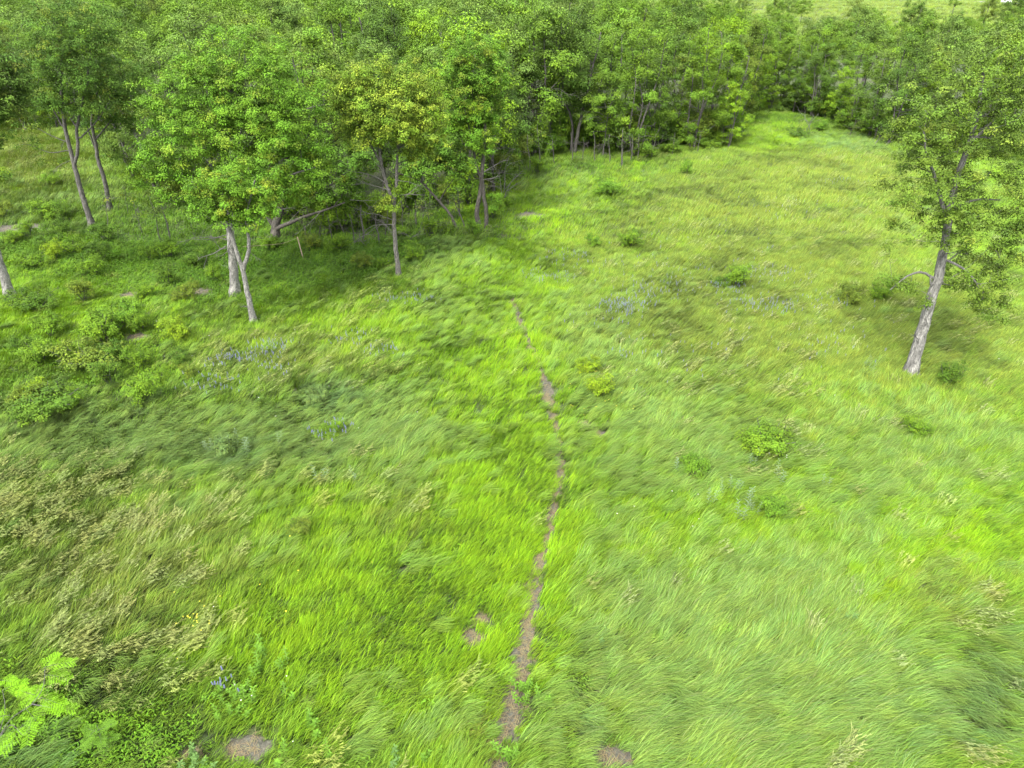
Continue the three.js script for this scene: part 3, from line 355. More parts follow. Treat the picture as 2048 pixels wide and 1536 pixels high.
{ // pale dead snags and fallen brush
  const r = makeRng(55);
  const snag = (name, label, base, list) => { const b = onY(...base, 0.2), z0 = b.z; b.y = ground(b.x, b.z); const g = thing(name, label, 'dead wood'); g.position.copy(b); for (const geo of deadTwigs(null, list.map(([a, c, rr]) => { const p = onZ(...a, z0).sub(b), q = onZ(...c, z0).sub(b); if (p.y < 0.3) p.y = 0; return [p, q.clone().sub(p), p.distanceTo(q), rr]; }), r)) part('branch', geo, B.dead, g); shade(g); };
  snag('dead_snag', 'pale bare snag of broken branches beside the dark twin trunk', [1004, 412], [[[1004, 412], [1012, 345], 0.04], [[1008, 378], [1033, 312], 0.03], [[1006, 385], [1025, 355], 0.02]]);
  snag('dead_snag', 'small bare grey snag forking in front of the dark gap in the wood', [1622, 258], [[[1622, 258], [1618, 224], 0.03], [[1621, 245], [1640, 226], 0.02], [[1621, 250], [1606, 230], 0.02]]);
  snag('fallen_branch', 'pale fallen branch lying on the grass behind the yellow-tinged tree', [825, 480], [[[812, 486], [862, 468], 0.03], [[830, 482], [795, 455], 0.025], [[822, 484], [828, 500], 0.02]]);
  snag('fallen_branch', 'tangle of fallen grey branches in the shade beside thin saplings', [715, 492], [[[690, 498], [750, 470], 0.03], [[735, 494], [690, 455], 0.03], [[700, 492], [725, 478], 0.02], [[710, 498], [665, 500], 0.02]]);
  snag('fallen_branch', 'low grey brush pile at the foot of the wood beside the lone oak', [1765, 292], [[[1745, 296], [1770, 265], 0.025], [[1765, 298], [1800, 272], 0.025], [[1780, 298], [1755, 270], 0.02], [[1790, 300], [1815, 285], 0.02]]);
  snag('dead_snag', 'purplish dead twiggy crown among the green trees of the wood', [1612, 205], [[[1612, 205], [1608, 140], 0.05], [[1611, 185], [1622, 140], 0.04], [[1611, 180], [1598, 150], 0.03]]);
}
{ // wire fence end by the bright oak
  const a = onY(605, 506, 0.25), b = onY(490, 512, 0.25); const g = thing('wire_fence', 'short rusty fence post with a slack wire running towards the thick trunk', 'fence'); g.position.set(a.x, ground(a.x, a.z), a.z);
  const steel = new THREE.MeshStandardMaterial({ color: lin(0.35, 0.26, 0.2), roughness: 0.7, metalness: 0.2 });
  const cap = (p, q, r0) => tube([p, p.clone().lerp(q, 0.5), q], [r0, r0, r0 * 0.9], 6);
  part('post', cap(V(0, -0.1, 0), V(-0.12, 1.15, 0), 0.03), steel, g); const q = b.sub(g.position).setY(0.8);
  part('wire', tube(smoothPath([V(-0.12, 1.1, 0), V(q.x * 0.3, 0.88, q.z * 0.3), V(q.x * 0.7, 0.82, q.z * 0.7), q], 0.3), Array(60).fill(0.004), 4), steel, g); shade(g);
}

// ---------------------------------------------------------------- bushes
function makeBush(seed, h, wide, n, leaf) {
  const sk = new Skeleton(seed), r = sk.r, g = new THREE.Group();
  for (let k = 0; k < 6; k++) { const a = k * 1.05 + r() * 0.6, l = wide * (0.25 + 0.4 * r()); sk.path([V(gauss(r) * 0.05, -0.05, gauss(r) * 0.05), V(Math.cos(a) * l * 0.5, h * 0.4, Math.sin(a) * l * 0.5), V(Math.cos(a) * l, h * (0.6 + 0.2 * r()), Math.sin(a) * l)], 0.014, 0.006); }
  for (let k = 0; k < 7; k++) { const a = k * 2.4, l = wide * 0.55 * Math.sqrt((k + 0.5) / 7); sk.cloud(V(Math.cos(a) * l, h * (0.4 + 0.32 * r()), Math.sin(a) * l), wide * 0.3, h * 0.28, wide * 0.3, Math.ceil(n * 1.3 / 7), 0.14); }
  sk.grow(0.15, 0.14);
  part('stem', merge(sk.wood(0.004).map((c) => tube(c.pts, c.rad, 3))), B.grey, g);
  part('foliage', foliage(sk, { c: [1, 1, 1], yc: [1.3, 1.22, 1.0], young: 0.25, l: 0.045, w: 0.5, per: 48, vary: 0.4, ...leaf, centre: V(0, 0, 0) }).geo(), null, g);
  return g;
}
const BUSH = [makeBush(501, 0.75, 0.75, 60), makeBush(502, 0.7, 0.85, 70), makeBush(503, 0.85, 0.65, 60), makeBush(504, 0.6, 0.9, 64, { per: 42 }), makeBush(505, 0.8, 0.7, 56, { l: 0.055, w: 0.42 })];
const BTINT = { green: leafMat(lin(0.15, 0.28, 0.02)), dark: leafMat(lin(0.10, 0.195, 0.02)), yellow: leafMat(lin(0.235, 0.37, 0.02)), bright: leafMat(lin(0.15, 0.30, 0.025)), rusty: leafMat(lin(0.17, 0.25, 0.03)), grey: leafMat(lin(0.165, 0.265, 0.07)) };
const BL = { green: 'mid-green low bush among the grass', dark: 'dark green low bush among the grass', yellow: 'yellow-green low bush among the grass', bright: 'vivid green low bush among the grass', rusty: 'low bush with rusty reddish leaf tips among the grass', grey: 'grey-green low bush among the grass' };
// pixel of the foot, width in pixels, tint, own label
const bushes = [
  [248, 662, 78, 'bright', 'round vivid green bush, brightest of the bush cluster on the shaded slope'], [208, 660, 40, 'dark'], [212, 692, 82, 'green'], [190, 735, 105, 'rusty', 'broad dark bush with rusty tips in the middle of the bush cluster'], [232, 728, 56, 'dark'], [275, 735, 50, 'green'], [285, 665, 46, 'green'], [222, 768, 64, 'dark'], [95, 828, 118, 'dark', 'large dark bush with yellow sprigs at the near end of the bush cluster'], [62, 818, 60, 'rusty'], [76, 800, 54, 'yellow'], [140, 815, 50, 'green'], [290, 800, 74, 'green', 'loose light green bush next to the pale wind-combed grass'], [318, 762, 40, 'green'], [358, 685, 62, 'yellow', 'yellow-leaved bush standing apart from the dark bush cluster'], [362, 728, 40, 'dark'], [380, 755, 36, 'rusty'], [336, 572, 50, 'dark', 'compact dark bush in the shade before the thick pale trunk'], [75, 618, 78, 'dark'], [104, 676, 58, 'green'], [54, 712, 48, 'dark'], [85, 725, 66, 'green'], [170, 606, 50, 'rusty'], [290, 600, 44, 'green'], [205, 525, 46, 'dark'], [190, 552, 52, 'green'], [100, 502, 44, 'dark'], [110, 522, 40, 'yellow'], [142, 508, 50, 'green'], [212, 482, 46, 'dark'], [127, 470, 32, 'dark'], [100, 440, 60, 'green'], [130, 445, 34, 'dark'], [70, 535, 48, 'green'], [340, 515, 50, 'green'], [300, 520, 36, 'green'], [395, 530, 50, 'dark'], [60, 482, 34, 'green'], [28, 490, 36, 'green'], [10, 440, 44, 'rusty'], [8, 372, 36, 'yellow'], [105, 372, 34, 'green'], [385, 600, 40, 'rusty'], [360, 605, 34, 'rusty'],
  [725, 540, 46, 'rusty', 'rusty low bush before the yellow-tinged tree, on its shaded side'], [828, 528, 50, 'green', 'green low bush beside the foot of the yellow-tinged tree'], [770, 540, 30, 'green'], [950, 478, 40, 'bright'], [1530, 895, 110, 'green', 'wide green bush out in the open meadow'], [1383, 952, 62, 'bright', 'small vivid green bush on dark soil in the meadow'], [1545, 1030, 64, 'bright', 'leafy light green bush beside blue-grey thistles'], [602, 1068, 48, 'rusty', 'small rusty bush alone in the seeding grass'], [1470, 575, 64, 'green'], [1440, 575, 40, 'dark'], [1700, 610, 60, 'rusty'], [1760, 600, 50, 'green'], [1210, 388, 60, 'bright', 'bright round bush in the open before the wood'], [1372, 352, 32, 'bright'], [1600, 278, 44, 'dark', 'spiky dark green bush in the grass before the dark gap'], [1640, 262, 30, 'bright'], [1185, 492, 36, 'bright'], [1260, 492, 50, 'green'], [1075, 350, 40, 'green'], [1010, 418, 40, 'green'], [985, 440, 50, 'green'], [1200, 790, 70, 'yellow', 'sparse yellow-tipped sprawling plant beside the dirt trail'], [1175, 745, 50, 'yellow'], [1890, 772, 56, 'dark', 'low dark bush at the foot of the lone oak'], [655, 870, 60, 'green'], [455, 905, 56, 'grey', 'grey-green clump of weeds in wind-combed grass'], [635, 808, 50, 'grey'], [1830, 870, 50, 'green'], [430, 560, 40, 'green'], [890, 470, 34, 'green'], [540, 500, 40, 'green'], [620, 500, 44, 'rusty'], [680, 505, 50, 'green'], [860, 478, 44, 'green'], [800, 478, 40, 'green'], [1290, 318, 50, 'green'], [1340, 308, 50, 'green'], [1420, 300, 50, 'green'], [1465, 290, 40, 'green'], [1560, 228, 40, 'dark'], [1700, 262, 50, 'green']];
bushes.forEach(([px, py, w, tint, label], i) => {
  const p = onY(px, py - 4, 0.15), s = w / F * Math.hypot(p.x, p.z, H) / 1.15, o = BUSH[i % 5].clone(); o.name = numbered('bush'); o.position.set(p.x, ground(p.x, p.z), p.z); o.scale.set(s, Math.min(s, 0.55 + 0.5 * s) * (py < 340 ? 0.8 : 1) + 0.32, s); o.rotation.y = i * 1.7;
  const bw = px < 420 && py > 570 ? 'in the bush cluster on the shaded slope' : px < 420 ? 'on the shaded grass below the dark forked tree' : py < 345 ? 'along the foot of the wood' : px < 1030 ? 'near the shaded edge of the thicket' : 'out in the open meadow'; tag(o, label ?? BL[tint].replace('among the grass', bw), 'bush', label ? undefined : tint + ' low bushes ' + bw); o.children[1].material = BTINT[tint]; scene.add(shade(o));
});

{ // leafy understory filling the foot of the wood
  const r = makeRng(818); for (let px = 300; px < 1860; px += px < 985 ? 22 : 15) { if (px > 1486 && px < 1570) continue; const e = onY(px + gauss(r) * 5, edgeY(px) - 4, 0.1), d = V(e.x, 0, e.z).normalize(), q = (px < 985 ? 0.2 : px < 1290 ? 1.6 : 0.3) + r() * (px < 985 ? 3.2 : 1.6), x = e.x + d.x * q, z = e.z + d.z * q, sc = (px < 985 ? 1.0 : 1.7) + 1.2 * r(), o = BUSH[Math.floor(r() * 5)].clone(), tint = ['green', 'green', 'bright', 'rusty'][Math.floor(r() * 4)]; o.name = numbered('understory_shrub'); o.position.set(x, ground(x, z), z); o.scale.set(sc, sc * (1.1 + 0.7 * r()), sc); o.rotation.y = r() * 6; o.children[1].material = BTINT[tint]; const w = px < 985 ? 'in the shaded thicket behind the bright oak and the yellow-tinged tree' : px < 1486 ? 'filling the foot of the wood beside the clearing' : 'filling the foot of the wood behind the lone oak'; tag(o, { green: 'mid-green', bright: 'vivid green', rusty: 'rusty-tipped' }[tint] + ' shrub ' + w, 'shrub', tint + ' shrubs ' + w); scene.add(shade(o)); }
}
// ---------------------------------------------------------------- grass
const GRASS = {};
function blade(L, base, az, a0, a1, len, w, c, seg = 4, twist = 0) {
  const d = V(Math.cos(az), 0, Math.sin(az)), s = V(-Math.sin(az + twist), 0, Math.cos(az + twist)); let p = base.clone(); const k = L.p.length / 3;
  for (let i = 0; i <= seg; i++) {
    const t = i / seg, a = lerp(a0, a1, Math.pow(t, 1.2)), n = d.clone().multiplyScalar(-Math.cos(a)).add(V(0, Math.sin(a), 0)), ww = w * 0.5 * (t < 0.55 ? 1 : (1 - t) / 0.45);
    if (i < seg) { for (const e of [-1, 1]) { L.p.push(p.x + s.x * ww * e, p.y, p.z + s.z * ww * e); L.n.push(n.x, n.y, n.z); L.c.push(...c); } } else { L.p.push(p.x, p.y, p.z); L.n.push(n.x, n.y, n.z); L.c.push(...c); }
    p = p.clone().addScaledVector(d, Math.sin(a) * len / seg).add(V(0, Math.cos(a) * len / seg, 0));
  }
  for (let i = 0; i < seg - 1; i++) { const a = k + i * 2; L.i.push(a, a + 1, a + 3, a, a + 3, a + 2); } const a = k + (seg - 1) * 2; L.i.push(a, a + 1, a + 2);
}
function makeTuft(kind, lod, seed) {
  const r = makeRng(seed), L = new Leaves(), n = [86, 62, 44][lod], wm = [1.85, 2.5, 3.5][lod], seg = lod === 2 ? 3 : 4, R = [0.2, 0.24, 0.34][lod];
  for (let k = 0; k < n; k++) {
    const a = r() * 6.28, q = R * Math.sqrt(r()), tight = kind === 'pale' || kind === 'blue' ? 0.6 : 0.85, b = V(Math.cos(a) * q * tight, -0.03, Math.sin(a) * q * tight), v = kind === 'lime' || kind === 'deep' ? 0.7 + 0.6 * r() : 0.5 + r(), hue = (r() - 0.5) * 0.22, dry = r() < (kind === 'tan' ? 0.12 : kind === 'lime' ? 0.03 : 0.05), c = dry ? [v * 1.4, v * 1.1, v * 2.0] : [v * (1 + hue), v, v * (1 - hue)], az = gauss(r) * 0.7;
    if (kind === 'lime') blade(L, b, az + gauss(r) * 0.45, 0.1 + gauss(r) * 0.2, 0.6 + 0.75 * r(), 0.21 + 0.18 * r(), 0.0058 * wm, c, seg, gauss(r) * 0.6);
    else if (kind === 'mid' || kind === 'olive') blade(L, b, az + gauss(r) * 0.3, 0.1 + gauss(r) * 0.15, 0.7 + 0.7 * r(), 0.27 + 0.22 * r(), 0.0055 * wm, c, seg, gauss(r) * 0.5);
    else if (kind === 'pale' || kind === 'blue') blade(L, b, az * 0.75, 0.22 + gauss(r) * 0.15, 1.15 + 0.7 * r(), 0.36 + 0.3 * r(), 0.0054 * wm, c, seg, gauss(r) * 0.4);
    else if (kind === 'tan') {
      if (k % 4) blade(L, b, az + gauss(r) * 0.3, 0.1 + gauss(r) * 0.2, 0.9 + 0.6 * r(), 0.25 + 0.18 * r(), 0.0054 * wm, c, seg, gauss(r) * 0.5);
      else { // seeding stem with an airy head
        const e = 0.75 + 0.5 * r(), sc = [v * 1.5, v * 1.25, v * 2.6], len = 0.44 + 0.22 * r(), k0 = L.p.length / 3; blade(L, b, az * 0.8, 0.2, 0.75 + e * 0.5, len, 0.004 * wm, sc, 4, 0);
        const tip = V(L.p[(k0 + 8) * 3], L.p[(k0 + 8) * 3 + 1], L.p[(k0 + 8) * 3 + 2]), prev = V(L.p[(k0 + 6) * 3], L.p[(k0 + 6) * 3 + 1], L.p[(k0 + 6) * 3 + 2]), dir = tip.clone().sub(prev).normalize(), hc = [v * 1.55, v * 1.25, v * 2.9];
        for (let j = 0; j < 8; j++) { const d = dir.clone().add(V(gauss(r), gauss(r), gauss(r)).multiplyScalar(0.45)).normalize(), nn = V(gauss(r), 1.2, gauss(r)).normalize(); L.add(prev.clone().lerp(tip, 0.2 + 0.8 * r()), d, nn, 0.055 + 0.035 * r(), 0.005 * Math.min(wm, 1.6) + 0.002, hc); }
      }
    } else if (kind === 'deep') { // broad-leaved low herbs mixed with short grass
      if (k % 2) blade(L, b, az + gauss(r), gauss(r) * 0.25, 0.5 + 0.7 * r(), 0.18 + 0.14 * r(), 0.0066 * wm, c, seg, gauss(r));
      else { const y = 0.05 + 0.25 * r(), nn = V(gauss(r) * 0.5, 1, gauss(r) * 0.5).normalize(), a2 = r() * 6.28, d = V(Math.cos(a2), 0.15, Math.sin(a2)); d.addScaledVector(nn, -d.dot(nn)).normalize(); L.add(V(b.x, y, b.z), d, nn, 0.05 + 0.045 * r(), 0.026 * (1 + 0.25 * lod), c); }
    }
  }
  return L.geo();
}
const GCOL = { lime: [0.25, 0.455, 0.011], mid: [0.195, 0.345, 0.030], pale: [0.195, 0.312, 0.066], tan: [0.215, 0.30, 0.045], deep: [0.122, 0.272, 0.014], blue: [0.165, 0.285, 0.082], olive: [0.215, 0.295, 0.045] };
const GLABEL = { lime: 'bright lime-green upright meadow grass', mid: 'mid-green windblown meadow grass', pale: 'pale silvery-green long grass combed over by the wind', tan: 'tan seed-headed grass in olive patches', deep: 'deep green short grass mixed with leafy herbs', blue: 'bluish-green long grass in bent clumps', olive: 'olive-toned ripening meadow grass' };
const grassMat = new THREE.MeshPhysicalMaterial({ color: lin(0.62, 0.62, 0.58), vertexColors: true, roughness: 1, transmission: 0.3, thickness: 0, side: THREE.DoubleSide, specularIntensity: 0.22 });
{
  const r = makeRng(4242), store = {}, e = new THREE.Euler(), q = new THREE.Quaternion(), m = new THREE.Matrix4();
  const kinds = Object.keys(GCOL), put = (kind, lod, x, y, z, yaw, tiltx, tiltz, s, sy, c) => { const k = kind + '|' + lod + '|' + Math.floor(r() * 3); (store[k] ??= { m: [], c: [] }); e.set(tiltx, yaw, tiltz, 'YXZ'); q.setFromEuler(e); m.compose(V(x, y, z), q, V(s, sy, s)); store[k].m.push(...m.elements); store[k].c.push(...c); };
  const swirl = (x, z) => { // direction that the wind lays the grass: mostly to +x, turning from place to place
    const [px, py] = pix(x, 0.3, z); let a = 0.15 + 0.6 * n1(x / 7 + 9, z / 7) + 0.36 * n2(x / 2.4, z / 2.4 + 31) + 0.36 * n3(x / 0.9, z / 0.9); const s = Math.exp(-(((px - 1960) / 110) ** 2 + ((py - 1370) / 130) ** 2)); a = lerp(a, -1.5, s); const t = Math.exp(-(((px - 1300) / 160) ** 2 + ((py - 1480) / 60) ** 2)); return a + t * 0.4;
  };
  const band = (z0, z1, cell, lod, sMul, keep) => {
    for (let z = -z0; z > -z1; z -= cell) { const half = (-z * cosP + H * sinP) * 1.1 + 2; for (let x = -half; x < half; x += cell) {
      const X = x + (r() - 0.5) * cell, Z = z + (r() - 0.5) * cell, y = ground(X, Z), [px, py] = pix(X, y + 0.3, Z); if (px < -560 || px > 2610 || py > 1800 || py < -12) continue;
      if (!keep(px, py, X, Z)) continue;
      const b = -Z < 44 ? bareness(X, Z) : 0, bp = -Z < 44 ? bareness(X, Z, 0.13) : 0; if (r() < b * 1.5) continue; const small = bp > 0.15 ? lerp(1, 0.45, bp) : 1;
      const rough = 0.12 + 0.88 * Math.exp(-(((px - 1560) / 420) ** 2 + ((py - 1340) / 200) ** 2)), shrub = Math.exp(-(((px - 190) / 230) ** 2 + ((py - 640) / 160) ** 2)); if (-Z < 30 && n4(X / 0.6 + 40, Z / 0.45) > 0.62 && r() < 0.9 * rough) continue;
      const w = zoneWeights(px, py, X, Z); let sum = 0; for (const k of kinds) { w[k] = Math.pow(w[k] ?? 0, 1.7); sum += w[k]; } let pick = r() * sum, kind = 'mid'; for (const k of kinds) { pick -= w[k]; if (pick <= 0) { kind = k; break; } }
      const mix = [0, 0, 0]; for (const k of kinds) for (let i = 0; i < 3; i++) mix[i] += GCOL[k][i] * w[k] / sum;
      const own = 0.55, v = 0.86 + 0.28 * r() + 0.10 * n3(X / 0.9, Z / 0.9), hu = (r() - 0.5) * 0.14, c = mix.map((k, i) => lerp(k, GCOL[kind][i], own) * v); c[0] *= 1 + hu; c[2] *= 1 - hu;
      const lump = n4(X / 1.5, Z / 1.1) * 0.6 + n1(X / 0.7, Z / 0.6) * 0.4, s = sMul * small * (0.9 + 0.25 * r()), sy = s * (1 + (0.08 + 0.36 * rough) * lump) * (1 - 0.35 * shrub) * (kind === 'lime' ? 1 : 0.95);
      const lean = 0.12 + 0.22 * Math.max(0, n2(X / 1.9 + 5, Z / 1.4)) * (kind === 'lime' || kind === 'deep' ? 0.4 : 1);
      put(kind, lod, X, y, Z, swirl(X, Z) + gauss(r) * 0.34, 0, -lean, s, sy, c);
    } }
  };
  const open = (px, py) => py > edgeY(px) - 26;
  band(5.6, 17, 0.19, 0, 1, () => true);
  band(17, 34, 0.23, 1, 1, () => true);
  band(34, 83, 0.34, 2, 1.0, (px, py) => open(px, py));
  band(30, 80, 0.5, 2, 1.0, (px, py) => !open(px, py) && py > edgeY(px) - 90);
  band(122, 400, 1.7, 2, 2.2, (px, py) => py < 110);
  for (const k in store) {
    const [kind, lod, v] = k.split('|'), n = store[k].m.length / 16, im = new THREE.InstancedMesh(makeTuft(kind, +lod, 60 + +lod * 10 + +v + kind.length * 100), grassMat, n);
    im.instanceMatrix.array.set(store[k].m); im.instanceColor = new THREE.InstancedBufferAttribute(new Float32Array(store[k].c), 3);
    im.name = numbered(kind === 'tan' ? 'seeding_grass' : 'grass'); tag(im, GLABEL[kind], 'grass', kind + ' meadow grass', 'stuff'); im.castShadow = im.receiveShadow = true; scene.add(im);
  }
  console.log('tufts', Object.values(store).reduce((a, s) => a + s.m.length / 16, 0));
}

// ---------------------------------------------------------------- flowers and weeds
const petalMat = new THREE.MeshPhysicalMaterial({ color: lin(0.7, 0.7, 0.75), vertexColors: true, roughness: 1, transmission: 0.25, thickness: 0, side: THREE.DoubleSide });
{
  const r = makeRng(99), make = (name, label, geo, spots) => { const im = new THREE.InstancedMesh(geo, petalMat, spots.length), m = new THREE.Matrix4(), q = new THREE.Quaternion(); spots.forEach(([x, z, s, y], i) => { q.setFromEuler(new THREE.Euler(gauss(r) * 0.2, r() * 6.28, -0.1 + gauss(r) * 0.2)); im.setMatrixAt(i, m.compose(V(x, ground(x, z) + y, z), q, V(s, s, s))); }); im.name = name; tag(im, label, 'flowers', null, 'stuff'); im.castShadow = im.receiveShadow = true; scene.add(im); };
  const scatter = (list, y) => { const out = []; for (const [px, py, rx, ry, n] of list) for (let k = 0; k < n * 0.8; k++) { const p = onY(px + gauss(r) * rx * 1.5, py + gauss(r) * ry * 1.7, y); out.push([p.x, p.z, 0.62 + 0.42 * r(), y]); } return out; };
  const spike = new Leaves(); blade(spike, V(0, -0.3, 0), 0, 0.05, 0.1, 0.34, 0.006, [0.12, 0.2, 0.05]);
  for (let k = 0; k < 26; k++) { const t = k / 26, a = k * 2.4, d = V(Math.cos(a), 0.35, Math.sin(a)).normalize(), n = V(-Math.cos(a) * 0.3, 1, -Math.sin(a) * 0.3).normalize(), v = 0.8 + 0.4 * r(); d.addScaledVector(n, -d.dot(n)).normalize(); spike.add(V(0, t * 0.13, 0), d, n, 0.026 * (1.1 - 0.6 * t), 0.018, [0.15 * v, 0.17 * v, 0.29 * v]); }
  make('bluebonnet_flowers', 'scattered blue-violet wildflower spikes in the meadow', spike.geo(), scatter([[1255, 618, 32, 9, 120], [1225, 612, 26, 9, 40], [1300, 585, 60, 16, 110], [1095, 546, 34, 8, 70], [1160, 530, 60, 16, 40], [1330, 540, 60, 18, 60], [1520, 612, 46, 12, 130], [1550, 548, 50, 14, 90], [1450, 575, 40, 10, 60], [1640, 605, 60, 12, 50], [505, 712, 40, 8, 80], [545, 690, 34, 8, 50], [440, 722, 26, 8, 36], [430, 768, 46, 12, 60], [545, 735, 30, 8, 30], [700, 680, 34, 10, 36], [765, 703, 30, 8, 40], [820, 592, 40, 8, 60], [680, 842, 26, 8, 34], [640, 862, 24, 8, 24], [1247, 706, 20, 4, 14], [1215, 650, 80, 30, 30], [1410, 700, 120, 40, 40], [447, 1358, 18, 10, 12], [1560, 420, 80, 16, 60], [1690, 363, 40, 5, 50], [1130, 505, 30, 6, 40], [1400, 490, 120, 30, 70], [1700, 680, 60, 30, 30], [1640, 690, 30, 20, 18]], 0.42));
  const disc = (c, mid, n, l) => { const L = new Leaves(); blade(L, V(0, -0.35, 0), 0, 0.05, 0.1, 0.35, 0.005, [0.14, 0.24, 0.05]); for (let k = 0; k < n; k++) { const a = k / n * 6.283, d = V(Math.cos(a), 0.2, Math.sin(a)).normalize(), nn = V(-Math.cos(a) * 0.2, 1, -Math.sin(a) * 0.2).normalize(); L.add(V(0, 0, 0), d, nn, l, l * 0.7, c); } L.add(V(-0.008, 0.006, 0), V(1, 0, 0), V(0, 1, 0), 0.016, 0.016, mid); return L.geo(); };
  make('yellow_flowers', 'tiny yellow wildflowers dotted in the grass', disc([0.72, 0.66, 0.03], [0.5, 0.4, 0.02], 6, 0.022), scatter([[385, 1238, 22, 8, 16], [400, 1225, 40, 24, 10], [445, 702, 30, 6, 10], [1210, 775, 60, 30, 30], [470, 1180, 200, 80, 8]], 0.42));
  make('white_flowers', 'tiny white wildflowers dotted in the grass', disc([0.75, 0.72, 0.75], [0.6, 0.55, 0.3], 7, 0.018), scatter([[1550, 905, 50, 20, 8], [500, 640, 200, 60, 14], [650, 760, 120, 60, 10], [800, 520, 60, 20, 6], [560, 1340, 160, 100, 8], [1400, 1030, 200, 60, 8], [1700, 780, 200, 100, 8], [380, 650, 60, 40, 10]], 0.45));
}
{ // dry straw lying on the bare soil
  const r = makeRng(515), L = new Leaves(); for (let k = 0; k < 9; k++) blade(L, V(gauss(r) * 0.08, 0.02, gauss(r) * 0.08), r() * 6.28, 1.35 + 0.2 * r(), 1.6, 0.1 + 0.14 * r(), 0.006, [0.9 + 0.3 * r(), 0.86 + 0.25 * r(), 0.6], 2, 0);
  const spots = [], curve = new THREE.CatmullRomCurve3(TRAIL.map((p) => V(p.x, p.r, p.z))); for (let k = 0; k < 420; k++) { const p = curve.getPoint(r()); spots.push([p.x + gauss(r) * p.y * 1.1, p.z + gauss(r) * p.y * 1.1]); } for (const p of BARE) for (let k = 0; k < 16; k++) spots.push([p.x + gauss(r) * p.rx * 0.8, p.z + gauss(r) * p.rz * 0.8]);
  const im = new THREE.InstancedMesh(L.geo(), new THREE.MeshStandardMaterial({ color: lin(0.13, 0.115, 0.09), vertexColors: true, side: THREE.DoubleSide, roughness: 1 }), spots.length), m = new THREE.Matrix4(); spots.forEach(([x, z], i) => im.setMatrixAt(i, m.makeRotationY(r() * 6.28).setPosition(x, ground(x, z) + 0.02, z)));
  im.name = 'dry_straw'; scene.add(tag(im, 'dry straw lying on the bare soil of the trail', 'straw', null, 'stuff')); im.castShadow = im.receiveShadow = true;
}
function makeWeed(seed, n, h, leaf, lw, rise) { const r = makeRng(seed), g = new THREE.Group(), L = new Leaves(), st = []; for (let s = 0; s < n; s++) { const a = r() * 6.28, l = 0.05 + 0.09 * r(), hh = h * (0.7 + 0.4 * r()), top = V(Math.cos(a) * l * 2, hh, Math.sin(a) * l * 2), b = V(Math.cos(a) * l * 0.5, -0.04, Math.sin(a) * l * 0.5); st.push(tube([b, b.clone().lerp(top, 0.5), top], [0.006, 0.005, 0.003], 4)); for (let k = 0; k < 26; k++) { const t = 0.15 + 0.85 * k / 26, a2 = k * 2.4 + s, d = V(Math.cos(a2), rise * (0.4 + t), Math.sin(a2)).normalize(), nn = V(-Math.cos(a2) * 0.5, 1, -Math.sin(a2) * 0.5).normalize(), v = 0.8 + 0.4 * r(); d.addScaledVector(nn, -d.dot(nn)).normalize(); L.add(b.clone().lerp(top, t), d, nn, leaf * (1.15 - 0.6 * t) * (0.8 + 0.4 * r()), leaf * lw, [v, v, v]); } } const stm = new THREE.MeshStandardMaterial({ color: lin(0.16, 0.24, 0.06), roughness: 0.9 }); part('stem', merge(st), stm, g); part('foliage', L.geo(), null, g); return g; }
{
  const WEED = [makeWeed(61, 3, 0.5, 0.13, 0.22, 0.5), makeWeed(62, 2, 0.58, 0.12, 0.24, 0.6), makeWeed(63, 4, 0.42, 0.12, 0.3, 0.4)], TH = [makeWeed(71, 2, 0.85, 0.13, 0.14, 0.9), makeWeed(72, 3, 0.75, 0.12, 0.14, 0.9)];
  const green = leafMat(lin(0.16, 0.33, 0.03)), grey = leafMat(lin(0.24, 0.34, 0.2)), soft = leafMat(lin(0.15, 0.28, 0.07));
  const put = (p, proto, mat, name, label, group, s, i) => { const o = proto.clone(); o.name = numbered(name); o.position.set(p.x, ground(p.x, p.z), p.z); o.scale.setScalar(s); o.rotation.y = i * 1.3; o.children[1].material = mat; tag(o, label, 'weed', group); scene.add(shade(o)); };
  [[443, 1420], [452, 1400], [468, 1425], [485, 1405], [497, 1400], [430, 1380], [478, 1375], [515, 1340], [525, 1330], [576, 1330], [572, 1390], [619, 1450], [645, 1505], [1045, 1395], [1050, 1370], [1015, 1500], [1025, 1510], [860, 1520], [100, 1480], [560, 1510], [400, 1525], [90, 1395], [1090, 1400], [530, 1300]].forEach(([x, y], i) => put(onY(x, y, 0.15), WEED[i % 3], green, 'leafy_weed', 'upright bright green leafy weed with lance-shaped leaves', 'bright leafy weeds in the near grass', 0.8 + (i % 4) * 0.12, i));
  [[775, 1535], [785, 1520], [398, 1530], [1210, 1290], [1700, 1230], [350, 1535], [378, 1510]].forEach(([x, y], i) => put(onY(x, y, 0.15), WEED[2], soft, 'broadleaf_weed', 'broad-leaved soft green weed in the grass', 'soft green weeds in the near grass', 1.0, i));
  [[1440, 990], [1465, 985], [1495, 1010], [1510, 1025], [1505, 930], [1555, 960], [1650, 970], [1352, 945], [1480, 1035], [1730, 735], [1740, 745], [640, 960], [560, 880], [420, 900], [470, 895], [705, 955], [1420, 1010], [495, 900]].forEach(([x, y], i) => put(onY(x, y, 0.15), TH[i % 2], grey, 'thistle', 'tall blue-grey thistle-like weed in the meadow', 'blue-grey thistles', 0.8 + (i % 3) * 0.12, i));
}
